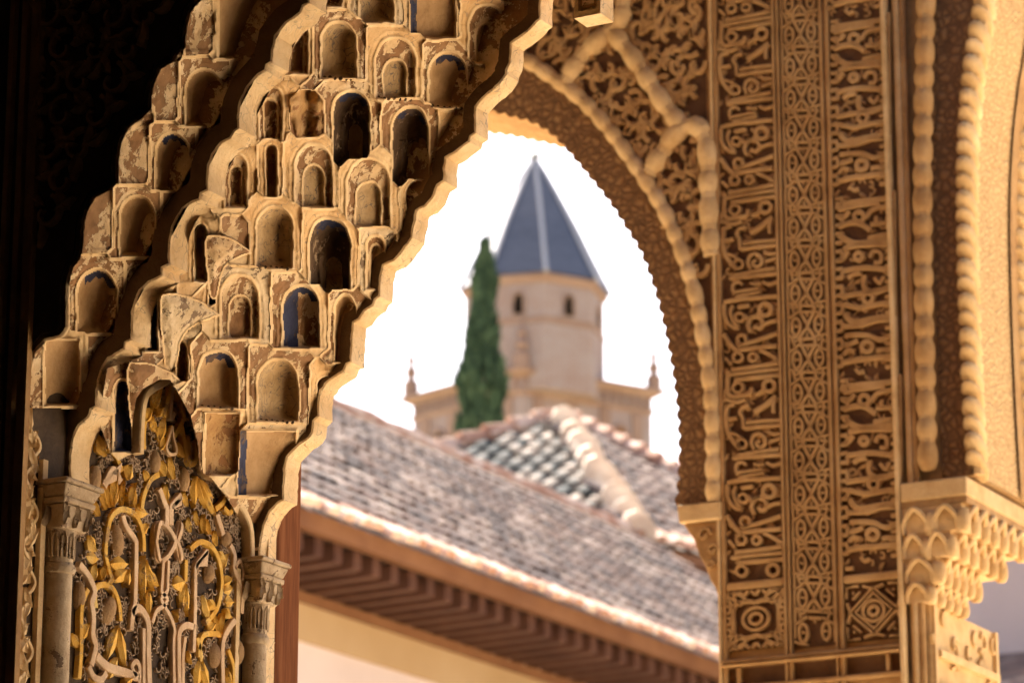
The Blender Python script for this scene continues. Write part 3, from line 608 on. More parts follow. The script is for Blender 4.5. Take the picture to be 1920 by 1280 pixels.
# wooden post standing behind the far edge of the jamb
pa, pb2 = onX(552, 1100, XJ).y, onX(583, 1100, XJ).y
mb = MB(); mb.box((XJ-.11, U3+.004, 0), (XJ-.004, U3+.004+(pb2-pa)*1.1+.03, 3.33)); post = mb.build('wooden_post', M['wood'])
bv = post.modifiers.new('bevel', 'BEVEL'); bv.width = .012; bv.segments = 3
tag(post, 'red-brown wooden post standing behind the right edge of the carved yellow panel', 'post')

# carved foliage of the hall wall, in the dark at the left
rr = random.Random(21); wallo = bpy.data.objects['wall_facing']; mb = MB(); NY_ = Vector((0,-1,0))
for row in range(9):
    for colu in range(5):
        px, py = 92 + colu*62 + (row % 2)*30, 30 + row*62
        if px > 330 - py*.55: continue
        c = onY(px, py, U0-.004); sg = 1 if (row+colu) % 2 else -1; pts = []
        for i in range(14):
            t_ = i/13; a = 1.2 + sg*t_*5.2; q = .034*(1-.7*t_); pts.append(c + Vector((q*math.cos(a), 0, q*math.sin(a))))
        ribbon(mb, pts, NY_, [.009*(1-.4*i/13) for i in range(14)], .014)
        for k in range(3): leaf(mb, c + Vector((.02*math.cos(k*2.1), 0, .02*math.sin(k*2.1))), NY_, k*2.1 + rr.random(), .045, .022, .016, VX, curl=.3*sg)
mb.build('carved_foliage', M['stone'], wallo, True, kind='stuff')
for px, w in ((44, .012), (66, .02), (20, .01)):
    p = onY(px, 300, U0-.004); mb = MB(); mb.box((p.x-w/2, U0-.018, 2.2), (p.x+w/2, U0-.004, 5.2)); mb.build('moulding', M['stone'], wallo)

# ================================================================== pavilion wall with the inscribed pier
WY = 8.87; NM = Vector((0,-1,0)); ZT = 5.88
pav = thing('pavilion_arcade', 'golden stucco arcade with an inscribed pier between two arches at the right', 'arcade', (-4.2, 9.05, 0))
S1 = [(800,186),(860,192),(925,205),(960,214),(1000,226),(1040,250),(1075,288),(1110,330),(1145,374),(1175,420),(1205,470),(1228,530),(1245,590),(1258,650),(1268,710),(1275,770),(1278,830),(1277,890),(1271,948)]
BR = [(800,30),(905,70),(985,112),(1040,148),(1090,186),(1130,228),(1165,272),(1200,322),(1235,376),(1262,430),(1285,490),(1303,550),(1317,620),(1327,680),(1335,760),(1338,860),(1338,940)]
def pY(L, Y=WY, n=5): return [onY(q.x, q.y, Y) for q in catmull([(x, y, 0) for x, y in L], n)]
# serrated lower edge of the arch
sp = pY(S1, n=8); prof1 = []; acc = 0
L_ = [0]
for a, b in zip(sp, sp[1:]): L_.append(L_[-1] + (b-a).length)
tot = L_[-1]; k = 0; M_ = 420
for i in range(M_+1):
    d = tot*i/M_
    while k < len(L_)-2 and L_[k+1] < d: k += 1
    t_ = (d-L_[k])/max(1e-6, L_[k+1]-L_[k]); p = sp[k].lerp(sp[k+1], min(1, t_)); tg = (sp[k+1]-sp[k]).normalized(); nrm = Vector((tg.z, 0, -tg.x))
    if nrm.x > 0: nrm = -nrm
    prof1.append(p + nrm*(.011*abs(math.sin(math.pi*d/.043))))
XC = sp[0].x; XPL = onY(1343, 640, WY).x; XPR = -3.566
zc = onY(1271, 948, WY).z
half = [Vector((XC, WY, ZT)), Vector((XPR, WY, ZT)), Vector((XPR, WY, 0)), Vector((XPL, WY, 0)), Vector((XPL, WY, zc-.02))] + prof1[::-1]
mb = MB(); prism(mb, half, (0,.34,0)); wall_r = mb.build('wall', M['stone'], pav)
mir = lambda p: Vector((2*XC-p.x, p.y, p.z))
mb = MB(); prism(mb, [mir(p) for p in half], (0,.34,0)); mb.build('wall', M['stone'], pav)
# archivolt with fine carving, spandrel ground
br = pY(BR); mb = MB()
A_ = [p + NM*.004 for p in prof1]; B_ = [p + NM*.004 for p in br]
def strip2(mb, A, B, n=90):
    def res(P, n):
        L = [0]
        for a, b in zip(P, P[1:]): L.append(L[-1]+(b-a).length)
        o = []; k = 0
        for i in range(n+1):
            d = L[-1]*i/n
            while k < len(L)-2 and L[k+1] < d: k += 1
            o.append(P[k].lerp(P[k+1], min(1, (d-L[k])/max(1e-6, L[k+1]-L[k]))))
        return o
    a, b = res(A, n), res(B, n); return mb.add(a+b, [(i, i+1, n+2+i, n+1+i) for i in range(n)])
strip2(mb, A_, B_, 400); mb.build('archivolt', M['archivolt'], pav)
tp = [onY(x, y, WY) + NM*.002 for x, y in [(800,-120),(1322,-120),(1326,250),(1336,640),(1340,940)]]; mb = MB()
mb.add([p + NM*.002 for p in br] + tp[::-1], [tuple(range(len(br)+len(tp)))]); mb.build('spandrel_ground', M['stoneback'], pav)
# beaded ribs
def beads(L, r, pitch, mat, name='rib_bead', Y=WY-.012):
    P = pY(L, Y, 8); tot = sum((b-a).length for a, b in zip(P, P[1:])); n = max(2, int(tot/pitch)); me = bead_mesh(mat)
    mb = MB(); tube(mb, P, r*.8, 8); rb = mb.build('rib', M[mat], pav, True)
    acc = 0; j = 0
    for i in range(n):
        d = tot*(i+.5)/n
        while j < len(P)-2 and acc + (P[j+1]-P[j]).length < d: acc += (P[j+1]-P[j]).length; j += 1
        p = P[j].lerp(P[j+1], (d-acc)/max(1e-6, (P[j+1]-P[j]).length)); tg = (P[j+1]-P[j]).normalized()
        rot = tg.to_track_quat('Z', 'Y').to_matrix().to_4x4()
        o = put(name, me, rb, mw=Matrix.Translation(p) @ rot @ Matrix.Diagonal((r, r, pitch*.56*(1.12 if i % 2 else .88), 1)))
BM = {}
def bead_mesh(mat):
    if mat in BM: return BM[mat]
    v = []; f = []
    for i in range(9):
        a = math.pi*i/8; rr_ = math.sin(a)**.55 if 0 < i < 8 else 0.01
        for j in range(12): q = 2*math.pi*j/12; v.append((rr_*math.cos(q), rr_*math.sin(q), -math.cos(a)))
    for i in range(8):
        for j in range(12): f.append((i*12+j, i*12+(j+1) % 12, i*12+12+(j+1) % 12, i*12+12+j))
    me = bpy.data.meshes.new('rib_bead'); me.from_pydata(v, [], f); me.materials.append(M[mat]); me.polygons.foreach_set('use_smooth', [True]*len(f)); BM[mat] = me; return me
beads(BR, .026, .066, 'stonel')
beads([(1062,158),(1088,112),(1116,84),(1146,58)], .034, .085, 'stonel'); beads([(1146,58),(1180,98),(1214,148),(1246,196),(1284,244)], .032, .08, 'stonel')
beads([(1218,328),(1246,282),(1272,250),(1298,236),(1318,250),(1328,296),(1330,380),(1334,480)], .033, .085, 'stonel'); beads([(1146,58),(1164,40),(1172,0),(1180,-60)], .033, .085, 'stonel')
# openwork foliage in the spandrel
rr = random.Random(31); k = 0
for row in range(20):
    for colu in range(16):
        px = 960 + colu*28 + (row % 2)*16 + rr.uniform(-6, 6); py = -90 + row*31 + rr.uniform(-6, 6)
        yb_ = None
        for (a, b) in zip(BR, BR[1:]):
            if a[0] <= px <= b[0]: yb_ = a[1]+(b[1]-a[1])*(px-a[0])/(b[0]-a[0])
        if yb_ is None or py > yb_-16 or px > 1316: continue
        c = onY(px, py, WY) + NM*.004; sg = rr.choice((-1, 1)); a0 = rr.uniform(0, 6.28); mb = MB(); pts = []
        for i in range(11):
            t_ = i/10; a = a0 + sg*t_*4.6; q = .034*(1-.72*t_); pts.append(c + Vector((q*math.cos(a), 0, q*math.sin(a))))
        ribbon(mb, pts, NM, [.017*(1-.35*i/10) for i in range(11)], .016)
        leaf(mb, c, NM, a0 + 2.2*sg, .055, .032, .017, VX, curl=.35*sg); mb.build('carved_scroll', M['stone'], pav, True, angle=40)
# ------------------------------------------------------------------ pier: framed bands
zb = lambda px, py: onY(px, py, WY).z
XA0, XA1 = onY(1357, 530, WY).x, onY(1461, 530, WY).x; XM0, XM1 = onY(1474, 510, WY).x, onY(1553, 510, WY).x; XR0, XR1 = onY(1570, 520, WY).x, onY(1678, 520, WY).x
zA, zM, zR = zb(1418, 1088), zb(1530, 1212), zb(1635, 1074)
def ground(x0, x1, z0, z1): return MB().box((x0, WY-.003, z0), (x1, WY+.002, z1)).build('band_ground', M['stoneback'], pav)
gA, gM, gR = ground(XA0, XA1, zA, ZT), ground(XM0, XM1, zM, ZT), ground(XR0, XR1, zR, ZT)
def bar(x0, x1, z0, z1, h, name='moulding', mat='stone'):
    o = MB().box((x0, WY-h, z0), (x1, WY+.001, z1)).build(name, M[mat], pav); bv = o.modifiers.new('bevel', 'BEVEL'); bv.width = min(.006, (x1-x0)*.3, h*.6); bv.segments = 2; return o
for (a, b, h, mt) in ((XPL+.001, XPL+.010, .022, 'stonel'), (XPL+.012, XA0-.002, .018, 'stone'), (XA1+.001, XA1+.009, .022, 'stone'), (XA1+.011, XM0-.008, .014, 'stone'), (XM0-.007, XM0-.001, .02, 'stone'),
        (XM1+.001, XM1+.007, .02, 'stone'), (XM1+.009, XR0-.010, .014, 'stone'), (XR0-.009, XR0-.001, .022, 'stone'), (XR1+.001, XPR-.012, .022, 'stone'), (XPR-.011, XPR+.002, .034, 'stonel')): bar(a, b, 0, ZT, h, mat=mt)
px2z = lambda dy: dy*(zb(1410, 380)-zb(1410, 714))/334.0
def strokes(zoom, sc_, SL, ground_o, period, name, h=.017, rng=(-2, 3), thick=1.15):
    """lettering traced for one repeat of the text; the repeats share the mesh"""
    ox, oy = zoom; mpp = (onY(1420, 500, WY)-onY(1410, 500, WY)).length/10
    zmin = min(v.co.z for v in ground_o.data.vertices) + .004; dz = px2z(period); full = None; items = []
    for (pts, w, *cl) in SL:
        closed = bool(cl); Q = catmull([(ox+x/sc_, oy+y/sc_, 0) for x, y in pts], 5, closed) if len(pts) > 2 else [Vector((ox+x/sc_, oy+y/sc_, 0)) for x, y in pts]
        P = [onY(q.x, q.y, WY-.003) for q in Q]; items.append((P, w/sc_*mpp*thick, closed, min(p.z for p in P)))
    fill = random.Random(int(period*10)); FL = []
    if period > 100:                                                 # small leaves and curls between the letters
        x0_, x1_ = min(v.co.x for v in ground_o.data.vertices)+.006, max(v.co.x for v in ground_o.data.vertices)-.006; zt0 = max(it[3] for it in items)
        for i in range(75):
            FL.append((Vector((fill.uniform(x0_, x1_), WY-.003, zt0 - fill.random()*dz)), fill.uniform(0, 6.28), fill.choice((-1, 1))))
    for k in range(*rng):
        fz = [f_ for f_ in FL if f_[0].z + k*dz > zmin + .02]
        if fz:
            mb = MB()
            for c, a0, sg in fz:
                if fill.random() < .5: leaf(mb, c, NM, a0, .03, .014, .009, VX, curl=.4*sg)
                else: ribbon(mb, [c + Vector((.012*(1-.09*i)*math.cos(a0+sg*i*.6), 0, .012*(1-.09*i)*math.sin(a0+sg*i*.6))) for i in range(8)], NM, .006, .009)
            o = mb.build('leaf_fill', M['stone'], ground_o, True, kind='stuff'); o.matrix_basis = Matrix.Translation((0, 0, k*dz))
        sel = [it for it in items if it[3] + k*dz > zmin]
        if not sel: continue
        if len(sel) == len(items) and full: put(name, full, ground_o, mw=Matrix.Translation((0, 0, k*dz))); continue
        mb = MB()
        for P, w, closed, _ in sel: ribbon(mb, P, NM, w, h, closed, bev=.3)
        o = mb.build(name, M['stone'], ground_o, True, angle=32); o.matrix_basis = Matrix.Translation((0, 0, k*dz))
        if len(sel) == len(items): full = o.data
def ring(cx, cy, r, n=10): return [(cx+r*math.cos(2*math.pi*i/n), cy+r*math.sin(2*math.pi*i/n)) for i in range(n)]
AR = [([(300,252),(390,195),(475,125)], 32), ([(470,140),(452,190),(455,250)], 22), ([(240,337),(370,318),(505,310)], 22), ([(225,380),(360,362),(510,350)], 24), ([(218,382),(212,300),(190,262),(208,222),(262,202)], 20), ([(85,210),(80,300),(92,400),(130,470),(195,540)], 28), ([(84,212),(150,196)], 20), ([(90,312),(165,300)], 20),
    (ring(205,500,36), 17, 1), ([(205,462),(165,432),(110,420)], 18), ([(305,540),(282,490),(300,432),(350,420),(390,458),(380,508),(342,520),(322,492),(345,468)], 22), ([(410,395),(450,420),(505,412)], 20), ([(420,480),(505,450)], 18), ([(170,590),(330,558),(500,532)], 22), ([(138,612),(330,592),(512,575)], 25), ([(238,662),(200,640),(165,662),(160,702),(176,742)], 20), ([(180,722),(372,692)], 17), ([(190,757),(384,722)], 17), ([(400,640),(450,660),(510,640)], 20), ([(300,650),(340,660),(380,650)], 16),
    ([(88,804),(200,780),(350,768),(512,755)], 25), ([(200,842),(292,826)], 24), (ring(420,860,48,12), 25, 1), ([(372,892),(290,935),(255,915)], 20), ([(160,830),(142,880),(162,950),(204,1000)], 20), (ring(215,922,34), 17, 1), ([(90,820),(96,920),(142,990),(205,1004)], 26), ([(300,1040),(282,980),(310,922),(370,920),(402,970),(370,1012),(332,990)], 24), ([(400,985),(450,960),(512,950)], 20),
    (ring(232,1102,36), 18, 1), ([(200,1150),(340,1112),(512,1050)], 25), ([(208,1186),(360,1166),(512,1150)], 27), ([(85,1060),(150,1150),(215,1204)], 28), (ring(200,1242,36), 18, 1), (ring(322,1242,32), 20, 1), ([(380,1188),(450,1218),(522,1262)], 24), ([(100,1250),(150,1300)], 20),
    ([(150,1345),(330,1318),(520,1290)], 25), ([(122,1386),(330,1358),(525,1336)], 22), ([(172,1424),(350,1402),(530,1384)], 25), ([(124,1350),(118,1494),(152,1554),(290,1536),(310,1486)], 27), (ring(202,1484,40), 18, 1), (ring(450,1470,45,12), 24, 1), ([(415,1500),(340,1545)], 22), ([(90,1570),(140,1590),(200,1600),(260,1580)], 22), ([(100,1500),(95,1600)], 18)]
strokes((1340,380), 4.264, AR, gA, 334, 'inscription')
KU = [([(40,102),(230,76),(432,54)], 30), ([(60,142),(200,112),(372,90)], 22), ([(58,200),(110,190),(140,150)], 26), (ring(215,192,36), 24, 1), ([(268,205),(300,150),(360,122),(445,112)], 24), ([(60,266),(130,240),(215,240),(300,292)], 28), ([(66,332),(130,372),(200,392),(330,378),(452,362)], 32), ([(282,352),(370,332),(456,322)], 24), ([(345,190),(345,230),(372,250)], 22), ([(300,250),(460,232)], 22),
    ([(98,432),(180,408),(270,402),(442,400)], 30), ([(58,522),(100,490),(130,450)], 24), (ring(212,490,28), 24, 1), ([(296,500),(320,452),(376,462),(378,530),(330,536)], 22), ([(78,602),(180,582),(280,572),(462,590)], 28), ([(130,652),(170,622),(230,612)], 24), ([(252,632),(250,712),(300,752),(360,752),(462,702)], 26), ([(330,650),(372,690),(400,640)], 20),
    ([(78,792),(180,772),(290,756),(384,738)], 26), (ring(282,802,36), 22, 1), ([(96,848),(160,862),(230,872),(340,850),(462,832)], 26), ([(108,916),(140,962),(190,978),(320,956),(462,932)], 30), ([(98,1012),(180,1008),(250,1000),(340,968),(452,960)], 26), ([(108,1082),(200,1076),(290,1082),(370,1112),(472,1082)], 26), (ring(275,1166,40), 25, 1), ([(108,1152),(150,1142),(205,1118)], 26), ([(345,1192),(472,1180)], 24), ([(88,1284),(200,1262),(330,1248),(472,1232)], 28), ([(100,1230),(130,1190),(180,1200)], 22), ([(190,1330),(215,1360),(250,1345)], 20)] \
    + [([(412, 40+58*k),(478, 32+58*k)], 20) for k in range(23)] + [([(476,0),(478,680),(482,1345)], 16)] + [([(38, 60+66*k),(92, 52+66*k)], 20) for k in range(20)] + [([(88, 60+132*k),(92, 120+132*k)], 18) for k in range(10)]
strokes((1560,360), 4.0, KU, gR, 337, 'inscription', h=.015, thick=1.3)
# interlaced chain of the middle band
CH = [([(196,60),(192,100),(222,160),(258,235),(222,290),(198,330),(196,362)], 24), ([(316,60),(320,100),(290,160),(256,235),(292,290),(316,330),(318,362)], 24), ([(205,50),(310,46)], 20), ([(205,110),(310,106)], 20), ([(255,112),(256,150)], 14), ([(258,300),(258,345)], 14),
    ([(150,165),(122,200),(118,250),(128,300),(160,318),(186,280),(190,230),(178,185)], 20, 1), ([(356,140),(330,175),(324,225),(336,270),(362,290),(388,255),(394,205),(384,165)], 20, 1), ([(192,100),(150,120),(120,150),(78,170)], 18), ([(320,100),(360,112),(398,135),(436,150)], 18), ([(196,345),(160,340),(110,335),(76,320)], 18), ([(318,345),(350,320),(400,312),(440,300)], 18),
    ([(120,40),(128,100),(150,140)], 18), ([(388,20),(382,80),(362,128)], 18), ([(78,0),(84,150),(84,300)], 16), ([(432,0),(436,150),(440,300)], 16), ([(100,60),(150,75),(180,60)], 16), ([(335,60),(365,50),(415,62)], 16), ([(140,238),(170,240)], 16), ([(342,213),(372,216)], 16)]
strokes((1460,380), 4.925, CH, gM, 61.4, 'chain_link', h=.014, rng=(-14, 10))
# square panels
def square(x0, x1, z0, z1, kind):
    g = ground(x0, x1, z0, z1); cx, cz, hw, hh = (x0+x1)/2, (z0+z1)/2, (x1-x0)/2, (z1-z0)/2
    P = lambda u, v_: Vector((cx+u*hw, WY-.003, cz+v_*hh)); mb = MB()
    def rb(pts, w, cl=False, n_=5): ribbon(mb, catmull([P(*q) for q in pts], n_, cl), NM, w*hw, .016, cl)
    if kind == 0:
        for r_ in (.22, .45): rb([(r_*math.cos(a*math.pi/4+.39), r_*math.sin(a*math.pi/4+.39)*.85) for a in range(8)], .1, True, 3)
        for sx in (1, -1):
            rb([(0, .55*sx), (.3, .62*sx), (.75, .5*sx), (.8, 0), (.75, -.5*sx), (.3, -.62*sx), (0, -.55*sx)] if sx > 0 else [(0,.55),(-.3,.62),(-.75,.5),(-.8,0),(-.75,-.5),(-.3,-.62),(0,-.55)], .13)
            for sy in (1, -1):
                rb([(.5*sx,.52*sy),(.72*sx,.7*sy),(.9*sx,.94*sy)], .12); rb([(.3*sx,.62*sy),(.45*sx,.8*sy),(.8*sx,.96*sy)], .1); rb([(.72*sx,.4*sy),(.86*sx,.6*sy),(.97*sx,.85*sy)], .1)
        for k in range(5):
            for sy in (1, -1): rb([(-.8+.4*k-.15,.98*sy),(-.8+.4*k,.84*sy),(-.8+.4*k+.15,.98*sy)], .1); rb([(.98*sy,-.8+.4*k-.15),(.86*sy,-.8+.4*k),(.98*sy,-.8+.4*k+.15)], .1)
    else:
        rb([(.16*math.cos(a*.785), .16*math.sin(a*.785)) for a in range(8)], .12, True); rb([(.36*math.cos(a*.785), .36*math.sin(a*.785)) for a in range(8)], .1, True)
        for q in (.62, .82): ribbon(mb, [P(q,0), P(0,q), P(-q,0), P(0,-q)], NM, .09*hw, .016, True)
        for sx in (1, -1):
            for sy in (1, -1):
                for e in (.0, .2): ribbon(mb, [P((.5+e)*sx,.92*sy), P(.92*sx,.92*sy), P(.92*sx,(.5+e)*sy)], NM, .07*hw, .015); ribbon(mb, [P((.45+e)*sx,(.7)*sy), P(.7*sx,(.45+e)*sy)], NM, .07*hw, .015)
            rb([(-.35,.9*sx),(0,.8*sx),(.35,.9*sx)], .08); rb([(.9*sx,-.35),(.8*sx,0),(.9*sx,.35)], .08)
    mb.build('carved_star', M['stone'], g, True, angle=32)
square(XA0, XA1, zb(1418,1216), zb(1418,1106), 0); square(XR0, XR1, zb(1640,1200), zb(1640,1092), 1)
for (x0, x1, za, zb_) in ((XA0, XA1, zb(1418,1104), zA-.001), (XR0, XR1, zb(1640,1090), zR-.001)): bar(x0-.001, x1+.001, za, zb_, .02)
zq = zb(1530, 1222)
bar(XPL+.011, XPR-.012, zq-.016, zq-.002, .028); bar(XPL+.011, XPR-.012, zq-.024, zq-.018, .036); 
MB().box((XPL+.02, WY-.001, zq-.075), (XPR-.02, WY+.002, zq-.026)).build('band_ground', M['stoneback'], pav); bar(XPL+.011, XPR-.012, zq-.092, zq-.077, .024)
for x in (XPL+.055, XPR-.06): bar(x, x+.012, zq-.076, zq-.0265, .02)
# ------------------------------------------------------------------ corbel on the left of the pier
def corbel(L, y0, y1, name, mat, par=pav):
    mb = MB(); prism(mb, [onY(x, y, y0) for x, y in L], (0, y1-y0, 0)); o = mb.build(name, M[mat], par); bv = o.modifiers.new('bevel', 'BEVEL'); bv.width = .006; bv.segments = 2; return o
corbel([(1268,946),(1350,938),(1350,972),(1272,980)], WY-.03, WY+.3, 'abacus', 'stonel')
cb = corbel([(1280,982),(1349,975),(1349,1130),(1340,1100),(1330,1085),(1322,1060),(1310,1040),(1300,1010)], WY-.012, WY+.28, 'corbel', 'stone')
mb = MB()
for (px, py, r_) in ((1322,1002,.022),(1338,1030,.018),(1334,1060,.014)):
    c = onY(px, py, WY-.012); ribbon(mb, [c + Vector((r_*(1-.07*i)*math.cos(i*.6), 0, r_*(1-.07*i)*math.sin(i*.6))) for i in range(12)], NM, .009, .012)
mb.build('corbel_scroll', M['stone'], cb, True, kind='stuff')

# ------------------------------------------------------------------ right-hand arch, springing from a corbelled capital
RP = [(1838,-110),(1835,0),(1819,100),(1808,200),(1802,330),(1804,500),(1811,700),(1821,884)]
rp = pY(RP, WY, 6)[::-1]                                            # upwards
XQ = onY(1724, 885, WY).x; zs = onY(1815, 886, WY).z; DEP = .62
head = [Vector((XPR+.002, WY+.03, zs)), Vector((rp[0].x, WY+.03, zs))] + [Vector((p.x, WY+.03, p.z)) for p in rp[1:]] + [Vector((rp[-1].x+.25, WY+.03, ZT)), Vector((XPR+.002, WY+.03, ZT))]
mb = MB(); prism(mb, head, (0, DEP, 0)); a2 = mb.build('wall', M['stone'], pav)
mb = MB(); A_ = [Vector((p.x-.004, WY+.026, p.z)) for p in rp]; B_ = [Vector((onY(1752, 640, WY).x, WY+.026, p.z)) for p in rp]; strip2(mb, A_, B_, 80); mb.build('archivolt', M['archivolt'], pav)
beads([(1738,-60),(1732,200),(1730,400),(1734,640),(1740,878)], .03, .075, 'stone')
for (px, r_, mt) in ((1700, .012, 'stonel'), (1712, .009, 'stone')):
    p0 = onY(px, 640, WY); mb = MB(); tube(mb, [(p0.x, WY, 0), (p0.x, WY, ZT)], r_, 10); mb.build('roll_moulding', M[mt], pav, True)
mb = MB(); strip2(mb, [Vector((p.x+.003, WY+.035, p.z)) for p in rp], [Vector((p.x+.003, WY+.03+DEP-.01, p.z)) for p in rp], 80); mb.build('intrados', M['intrados'], pav)
def rope(P, r, pitch, tilt):
    tot = sum((b-a).length for a, b in zip(P, P[1:])); n = int(tot/pitch); me = bead_mesh('stonel'); acc = 0; j = 0
    mb = MB(); tube(mb, P, r*.62, 8); rb = mb.build('rope_rib', M['stonel'], pav, True)
    for i in range(n):
        d = tot*(i+.5)/n
        while j < len(P)-2 and acc + (P[j+1]-P[j]).length < d: acc += (P[j+1]-P[j]).length; j += 1
        p = P[j].lerp(P[j+1], (d-acc)/max(1e-6, (P[j+1]-P[j]).length)); big = i % 2
        rot = Matrix.Rotation(tilt, 4, 'X'); put('rope_bead', me, rb, mw=Matrix.Translation(p) @ rot @ Matrix.Diagonal((r*.85, r*1.75, pitch*(.5 if big else .3), 1)))
rope([Vector((p.x, WY+.05, p.z)) for p in rp], .036, .05, -.62)
ymid = onX(1888, 500, rp[4].x).y
mb = MB(); strip2(mb, [Vector((p.x+.012, ymid, p.z)) for p in rp], [Vector((p.x+.012, ymid+.07, p.z)) for p in rp], 80); mb.build('fillet', M['stone'], pav)
rope([Vector((p.x+.006, ymid+.10, p.z)) for p in rp], .036, .05, -.62)
# abacus and stalactite capital
xo = onY(1812, 905, WY-.03).x; zt_, zu = onY(1800, 892, WY-.03).z, onY(1800, 928, WY-.03).z
ab = MB().box((XPR+.003, WY-.03, zu), (xo, WY+DEP+.2, zt_)).build('abacus', M['stonel'], pav); bv = ab.modifiers.new('bevel', 'BEVEL'); bv.width = .006; bv.segments = 2
tiers = [(zu-.001, zu-.02, .985, 'stone'), (zu-.0205, zu-.095, .9, 'stonel'), (zu-.0955, zu-.165, .72, 'stonel'), (zu-.1655, zu-.235, .5, 'stonel'), (zu-.2355, zu-.29, .38, 'stonel')]
W0 = xo-XPR
for ti, (z1, z0, k, mt) in enumerate(tiers):
    yfar = WY+.09+.40*k
    cp = MB().box((XPR+.003, WY-.005-.02*k, z0), (XPR+W0*k, yfar, z1)).build('capital_tier', M[mt], pav)
    if ti == 0: continue
    n = 3 + int(4*k); h = z1-z0; me = bead_mesh('stonel')
    for i in range(n):                                              # hanging cells on the court side, then on the near side
        y = WY-.005 + (yfar-WY)*(i+.5)/n
        mb = MB(); cx = XPR+W0*k; wv = (yfar-WY)/n*.5
        pts = [Vector((cx+.004, y-wv*.8, z0)), Vector((cx+.008, y-wv*.75, z0+h*.45)), Vector((cx+.02, y, z1-h*.06)), Vector((cx+.008, y+wv*.75, z0+h*.45)), Vector((cx+.004, y+wv*.8, z0))]
        tube(mb, catmull(pts, 5), .0085, 7); mb.build('capital_cell', M['stonel'], cp, True)
        put('capital_drop', me, cp, mw=Matrix.Translation((cx, y+wv, z0+h*.35)) @ Matrix.Diagonal((.022, wv*.55, h*.5, 1)))
    for i in range(max(1, int(3*k))):
        x = XPR+W0*k*(i+.5)/max(1, int(3*k)); wv = W0*k/max(1, int(3*k))*.5; yy = WY-.005-.02*k
        mb = MB(); tube(mb, catmull([Vector((x-wv*.8, yy, z0)), Vector((x-wv*.75, yy-.004, z0+h*.45)), Vector((x, yy-.012, z1-h*.06)), Vector((x+wv*.75, yy-.004, z0+h*.45)), Vector((x+wv*.8, yy, z0))], 5), .0075, 7); mb.build('capital_cell', M['stonel'], cp, True)
        put('capital_drop', me, cp, mw=Matrix.Translation((x+wv, yy+.006, z0+h*.35)) @ Matrix.Diagonal((wv*.5, .018, h*.5, 1)))
zcap = tiers[-1][1]; xp = onY(1741, 1180, WY).x; yf = onX(1866, 1180, xp).y
pil = MB().box((XPR+.003, WY+.015, 0), (xp, yf, zcap-.0005)).build('pilaster', M['stonel'], pav)
rr = random.Random(41); mb = MB()
for k in range(46):                                                 # carved field of the pilaster, facing the court
    c = Vector((xp, WY+.03 + rr.random()*(yf-WY-.05), zcap-.02-rr.random()*.55)); a0 = rr.uniform(0, 6.28)
    ribbon(mb, [c + Vector((0, .03*(1-.7*i/8)*math.cos(a0+i*.5), .03*(1-.7*i/8)*math.sin(a0+i*.5))) for i in range(9)], VX, .009, .010)
mb.build('carved_field', M['stonel'], pil, True, kind='stuff')
for (ya, w) in ((WY+.02, .02), (yf-.03, .02)): MB().box((xp, ya, 0), (xp+.012, ya+w, zcap-.002)).build('moulding', M['stonel'], pil)
zq2 = onX(1745, 1228, xp).z
for dz, hh, e in ((0, .02, .022), (-.09, .016, .02)): MB().box((xp, WY+.0405, zq2+dz), (xp+e, yf-.0305, zq2+dz+hh)).build('moulding', M['stonel'], pil)

# ================================================================== far side of the court: gallery with tiled roof
p1, p2 = at(585, 962, 22.0), None; XE, ZE = p1.x, p1.z
q2 = onX(1335, 1238, XE); 
YE0, YE1 = p1.y - 4.5, q2.y + 6
gal = thing('court_gallery', 'long gallery across the court with tiled roof and dark rafters under the eave', 'building', (XE-3, (YE0+YE1)/2, 0))
rise = onplane(1000, 930, Vector((XE, 0, ZE)), Vector((math.sin(math.radians(35)), 0, math.cos(math.radians(35)))))
tanp = math.tan(math.radians(35)); RUN = XE - rise.x
XW = XE-.80; zf0, zf1 = onX(780, 1066, XE-.05).z, onX(780, 1034, XE-.05).z; zri = onX(760, 1176, XW).z; zpl = onX(760, 1196, XW).z; zbe = onX(760, 1262, XW).z
MB().box((XE-RUN*2+.3, YE0, 0), (XW, YE1, zri-.02)).build('wall', M['white'], gal)
MB().box((XW, YE0, zbe), (XW+.03, YE1, zpl)).build('plaster_band', M['render'], gal)
MB().box((XW-.01, YE0, zpl+.004), (XW+.05, YE1, zri)).build('wall_plate', M['board'], gal)
MB().box((XE-.10, YE0, zf0), (XE-.02, YE1, zf1)).build('fascia_board', M['board'], gal)
mb = MB(); mb.add([(XE-.05,YE0,ZE-.04),(XE-.05,YE1,ZE-.04),(XE-RUN,YE1,ZE+RUN*tanp-.03),(XE-RUN,YE0,ZE+RUN*tanp-.03),(XE-2*RUN,YE1,ZE-.03),(XE-2*RUN,YE0,ZE-.03)], [(0,1,2,3),(3,2,4,5)]); mb.build('roof', M['tile'], gal)
me = None; y = YE0; n = 0
while y < YE1:
    if me is None:
        mb = MB(); zo, zi = zf0-.004, zri+.10; xo_, xi_ = XE-.105, XW-.005
        prism(mb, [(xo_,-.04,zo), (xi_,-.04,zi+.03), (xi_,-.04,zi-.10), (xo_-.02,-.04,zo-.13), (xo_,-.04,zo-.12)], (0,.10,0))
        o = mb.build('rafter', M['timber'], gal); me = o.data; o.location = (0, y, 0)
    else: put('rafter', me, gal, mw=Matrix.Translation((0, y, 0)))
    y += .25; n += 1
mb = MB(); prism(mb, [(XE-.10, YE0, zf0+.002), (XE-.10, YE0, zf0+.03), (XW-.01, YE0, zri+.175), (XW-.01, YE0, zri+.134)], (0, YE1-YE0, 0)); mb.build('soffit', M['soffitshade'], gal)
